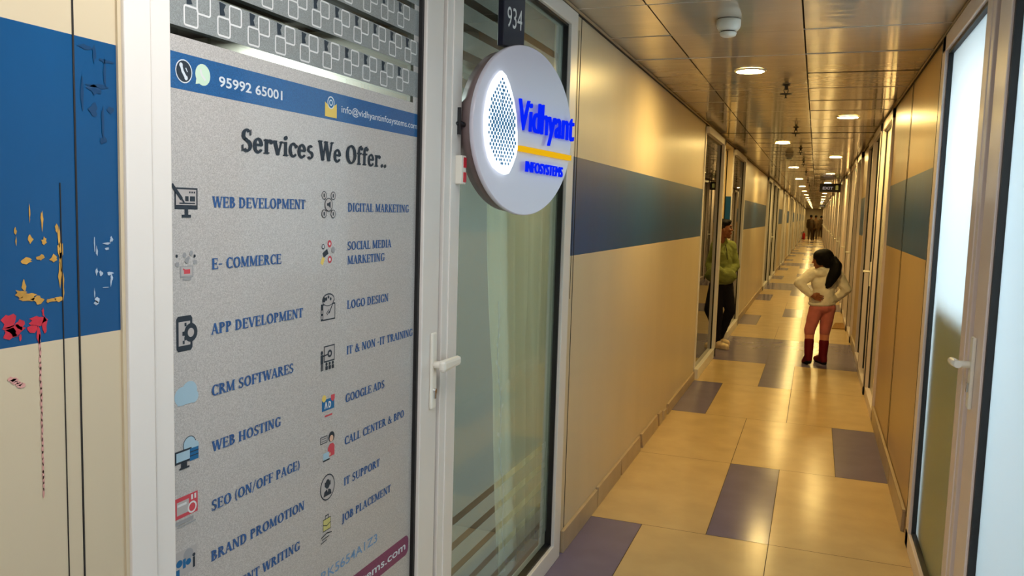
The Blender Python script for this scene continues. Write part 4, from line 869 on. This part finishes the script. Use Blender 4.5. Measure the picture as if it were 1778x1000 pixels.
def man():
    loc = Vector((-1.02, 10.05, 0))
    b = MB(); hd = V3(.042, 0, 1.445); nk = V3(.020, .03, 1.315)
    b.ell(hd, (.094, .076, .105)); b.ell(hd + V3(.035, -.012, -.048), (.062, .058, .066)); b.cap(hd + V3(.070, -.02, -.098), hd + V3(.06, -.015, -.085), .024, .03)
    b.cap(hd + V3(.094, -.026, .012), hd + V3(.108, -.030, -.022), .008, .012); b.ell(hd + V3(.092, -.026, .030), (.014, .040, .010)); b.ell(hd + V3(.088, -.028, -.058), (.016, .024, .014))
    b.ell(hd + V3(-.012, -.076, -.016), (.018, .012, .030)); b.ell(hd + V3(-.005, .074, -.016), (.018, .012, .030)); b.ell(hd + V3(.07, -.055, -.02), (.025, .018, .02)); b.ell(hd + V3(.08, .02, -.02), (.022, .018, .02))
    b.cap(nk + V3(0, .0, -.06), hd + V3(-.01, 0, -.06), .054, .052)
    b.ell((.03, .04, 1.13), (.135, .09, .17)); b.ell((.03, .03, .86), (.125, .09, .12)); b.cap((.03, .04, 1.12), (.03, .03, .84), .10, .10)
    SL, EL, WL = V3(-.085, -.02, 1.225), V3(-.105, -.09, .985), V3(.045, -.130, .900); SRR, ER, WR = V3(.150, .05, 1.235), V3(.200, .03, 1.00), V3(.110, -.095, .895)
    limb(b, [SL, EL, WL], [.045, .038, .028]); limb(b, [SRR, ER, WR], [.045, .038, .028]); b.cap(SL, nk + V3(0, .01, -.06), .045, .05); b.cap(SRR, nk + V3(0, .01, -.06), .045, .05)
    hand(b, WL + V3(.0, .02, 0), (.85, .12, -.25), (0, .1, 1), .9, .0); hand(b, WR + V3(-.02, .01, 0), (-.85, .0, -.3), (0, -.1, 1), .9, .0)
    HL, KL, AL = V3(-.035, .03, .79), V3(-.022, -.02, .44), V3(-.025, .0, .10); HR, KR, AR = V3(.090, .04, .79), V3(.135, .0, .46), V3(.035, .13, .115)
    limb(b, [HL, KL, AL], [.075, .052, .034]); limb(b, [HR, KR, AR], [.075, .052, .034])
    b.cap(AL + V3(0, 0, -.05), AL + V3(.07, -.10, -.068), .032, .024); b.cap(AR + V3(0, 0, -.05), AR + V3(.07, -.05, -.088), .03, .024)
    p = body(b, 'person', 'skin', None, .0065, 4); p.location = loc; p.rotation_euler = (0, -.050, YAW)
    tag(p, 'young man in green hoodie and black trousers leaning in a doorway', 'person')
    j = MB(); j.ell((.03, .04, 1.13), (.150, .115, .175)); j.ell((.035, .02, .90), (.152, .125, .14)); j.cap((.03, .035, 1.12), (.035, .02, .90), .125, .13); j.ell((.035, .02, .81), (.145, .120, .05))
    j.cap(SL, nk + V3(0, .01, -.07), .068, .075); j.cap(SRR, nk + V3(0, .01, -.07), .068, .075); limb(j, [SL, EL, WL], [.068, .060, .048]); limb(j, [SRR, ER, WR], [.068, .060, .046])
    j.ell((.062, -.105, .885), (.125, .066, .088)); j.cap(nk + V3(-.04, .03, .0), nk + V3(.04, .01, -.015), .062, .056); j.ell((-.03, .10, 1.24), (.09, .06, .08))
    hood = body(j, 'hoodie', 'hoodie', p, .0075, 5)
    z_ = MB(); z_.tube([(.065, -.052, 1.255), (.072, -.080, 1.18), (.075, -.092, 1.08)], .004, 6); z_.build('drawstring', 'jeans', hood)
    q = MB(); q.ell((.03, .03, .79), (.135, .105, .10)); limb(q, [HL, KL, AL], [.090, .066, .050]); limb(q, [HR, KR, AR], [.090, .066, .050]); body(q, 'trousers', 'jeans', p, .008, 4)
    for A_, dx, dy, z0 in ((AL, .085, -.115, 0), (AR, .085, -.05, .015)):
        q = MB(); he = V3(A_.x - .02, A_.y + .025, .045 + z0); to = V3(A_.x + dx, A_.y + dy, .036 + z0); q.cap(he, to, .042, .034); q.cap(A_ + V3(0, 0, -.01), he + (to - he) * .35 + V3(0, 0, .015), .044, .04); q.cap(he + (to - he) * .7, to, .042, .034)
        sh = body(q, 'shoe', 'shoe', p, .006, 3)
        q = MB(); q.cap(he + V3(0, 0, -.028), to + V3(0, 0, -.018), .036, .033); body(q, 'sole', 'shoe', sh, .006, 2)
    h_ = MB(); h_.ell(hd + V3(-.022, .004, .038), (.090, .085, .086)); h_.ell(hd + V3(.012, -.002, .066), (.086, .080, .052)); h_.ell(hd + V3(-.058, .006, -.012), (.058, .078, .082)); h_.ell(hd + V3(-.018, -.068, .02), (.03, .016, .035)); h_.ell(hd + V3(.055, -.012, .085), (.05, .06, .026))
    body(h_, 'hair', 'hair', p, .006, 3)
    e = MB(); e.ell(hd + V3(.075, -.049, .006), (.010, .010, .004)); e.ell(hd + V3(.085, .004, .006), (.008, .010, .004)); ey = e.build('eyes', 'eyewhite', p)
    e = MB(); e.ell(hd + V3(.0805, -.052, .006), (.006, .007, .0045)); e.ell(hd + V3(.090, .002, .006), (.005, .007, .0045)); e.build('pupils', 'hair', ey)
    e = MB(); e.cap(hd + V3(.074, -.060, .026), hd + V3(.094, -.036, .031), .004, .004); e.cap(hd + V3(.101, -.014, .031), hd + V3(.094, .018, .027), .004, .004); e.build('eyebrows', 'hair', p)
    e = MB(); e.ell(hd + V3(.094, -.030, -.054), (.009, .018, .004)); e.ell(hd + V3(.093, -.030, -.062), (.009, .016, .005)); e.build('lips', 'lips', p)
man()

def walker(x, y, h, label, m, st):
    s = h / 1.75; b = MB(); hd = V3(0, 0, 1.64) * s
    def P(*a): return V3(*a) * s
    b.ell(hd, (.085 * s, .1 * s, .115 * s)); b.ell(hd + P(0, .07, -.03), (.05 * s, .05 * s, .06 * s)); b.cap(P(0, 0, 1.42), P(0, .01, 1.58), .055 * s, .052 * s)
    b.ell(P(0, 0, 1.2), (.17 * s, .1 * s, .24 * s)); b.ell(P(0, 0, .95), (.15 * s, .1 * s, .13 * s))
    for sg in (-1, 1):
        limb(b, [P(.18 * sg, 0, 1.38), P(.23 * sg, -.03 * sg * st, 1.1), P(.22 * sg, .08 + .06 * sg * st, .87)], [.055 * s, .045 * s, .032 * s]); b.cap(P(.18 * sg, 0, 1.38), P(0, 0, 1.42), .055 * s, .06 * s)
        hand(b, P(.22 * sg, .08 + .06 * sg * st, .86), (0, .1, -1), (0, 1, 0), s, .3)
        limb(b, [P(.085 * sg, 0, .9), P(.09 * sg, .06 + .1 * sg * st, .5), P(.09 * sg, -.05 + .2 * sg * st, .08 + .05 * (sg * st < 0))], [.085 * s, .06 * s, .042 * s]); b.cap(P(.09 * sg, -.07 + .2 * sg * st, .05), P(.1 * sg, .1 + .2 * sg * st, .035), .04 * s, .034 * s)
    p = body(b, 'person', 'skin', None, .016, 3); p.location = (x, y, 0); tag(p, label, 'person')
    q = MB(); q.ell(P(0, 0, 1.2), (.2 * s, .125 * s, .26 * s)); q.cap(P(0, 0, 1.2), P(0, 0, .88), .15 * s, .16 * s)
    for sg in (-1, 1): limb(q, [P(.18 * sg, 0, 1.38), P(.23 * sg, -.03 * sg * st, 1.1), P(.22 * sg, .07 + .06 * sg * st, .9)], [.075 * s, .062 * s, .05 * s]); q.cap(P(.18 * sg, 0, 1.38), P(0, 0, 1.43), .075 * s, .07 * s)
    body(q, 'jacket', m, p, .016, 3)
    q = MB()
    for sg in (-1, 1): limb(q, [P(.085 * sg, 0, .9), P(.09 * sg, .06 + .1 * sg * st, .5), P(.09 * sg, -.05 + .2 * sg * st, .1 + .05 * (sg * st < 0))], [.105 * s, .08 * s, .06 * s])
    body(q, 'trousers', 'darkcloth', p, .016, 3)
    q = MB(); q.ell(hd + P(0, -.015, .03), (.095 * s, .105 * s, .1 * s)); body(q, 'hair', 'hair', p, .014, 2)
walker(-.38, 62.0, 1.84, 'distant walker in dark clothes, the one nearest the extinguisher', 'darkcloth', 1)
walker(-.06, 62.6, 1.82, 'distant walker in dark clothes beside two others, in the middle', 'darkcloth2', -1)
walker(.34, 72.0, 1.82, 'distant dark figure walking furthest ahead, below the far exit sign', 'darkcloth', 1)
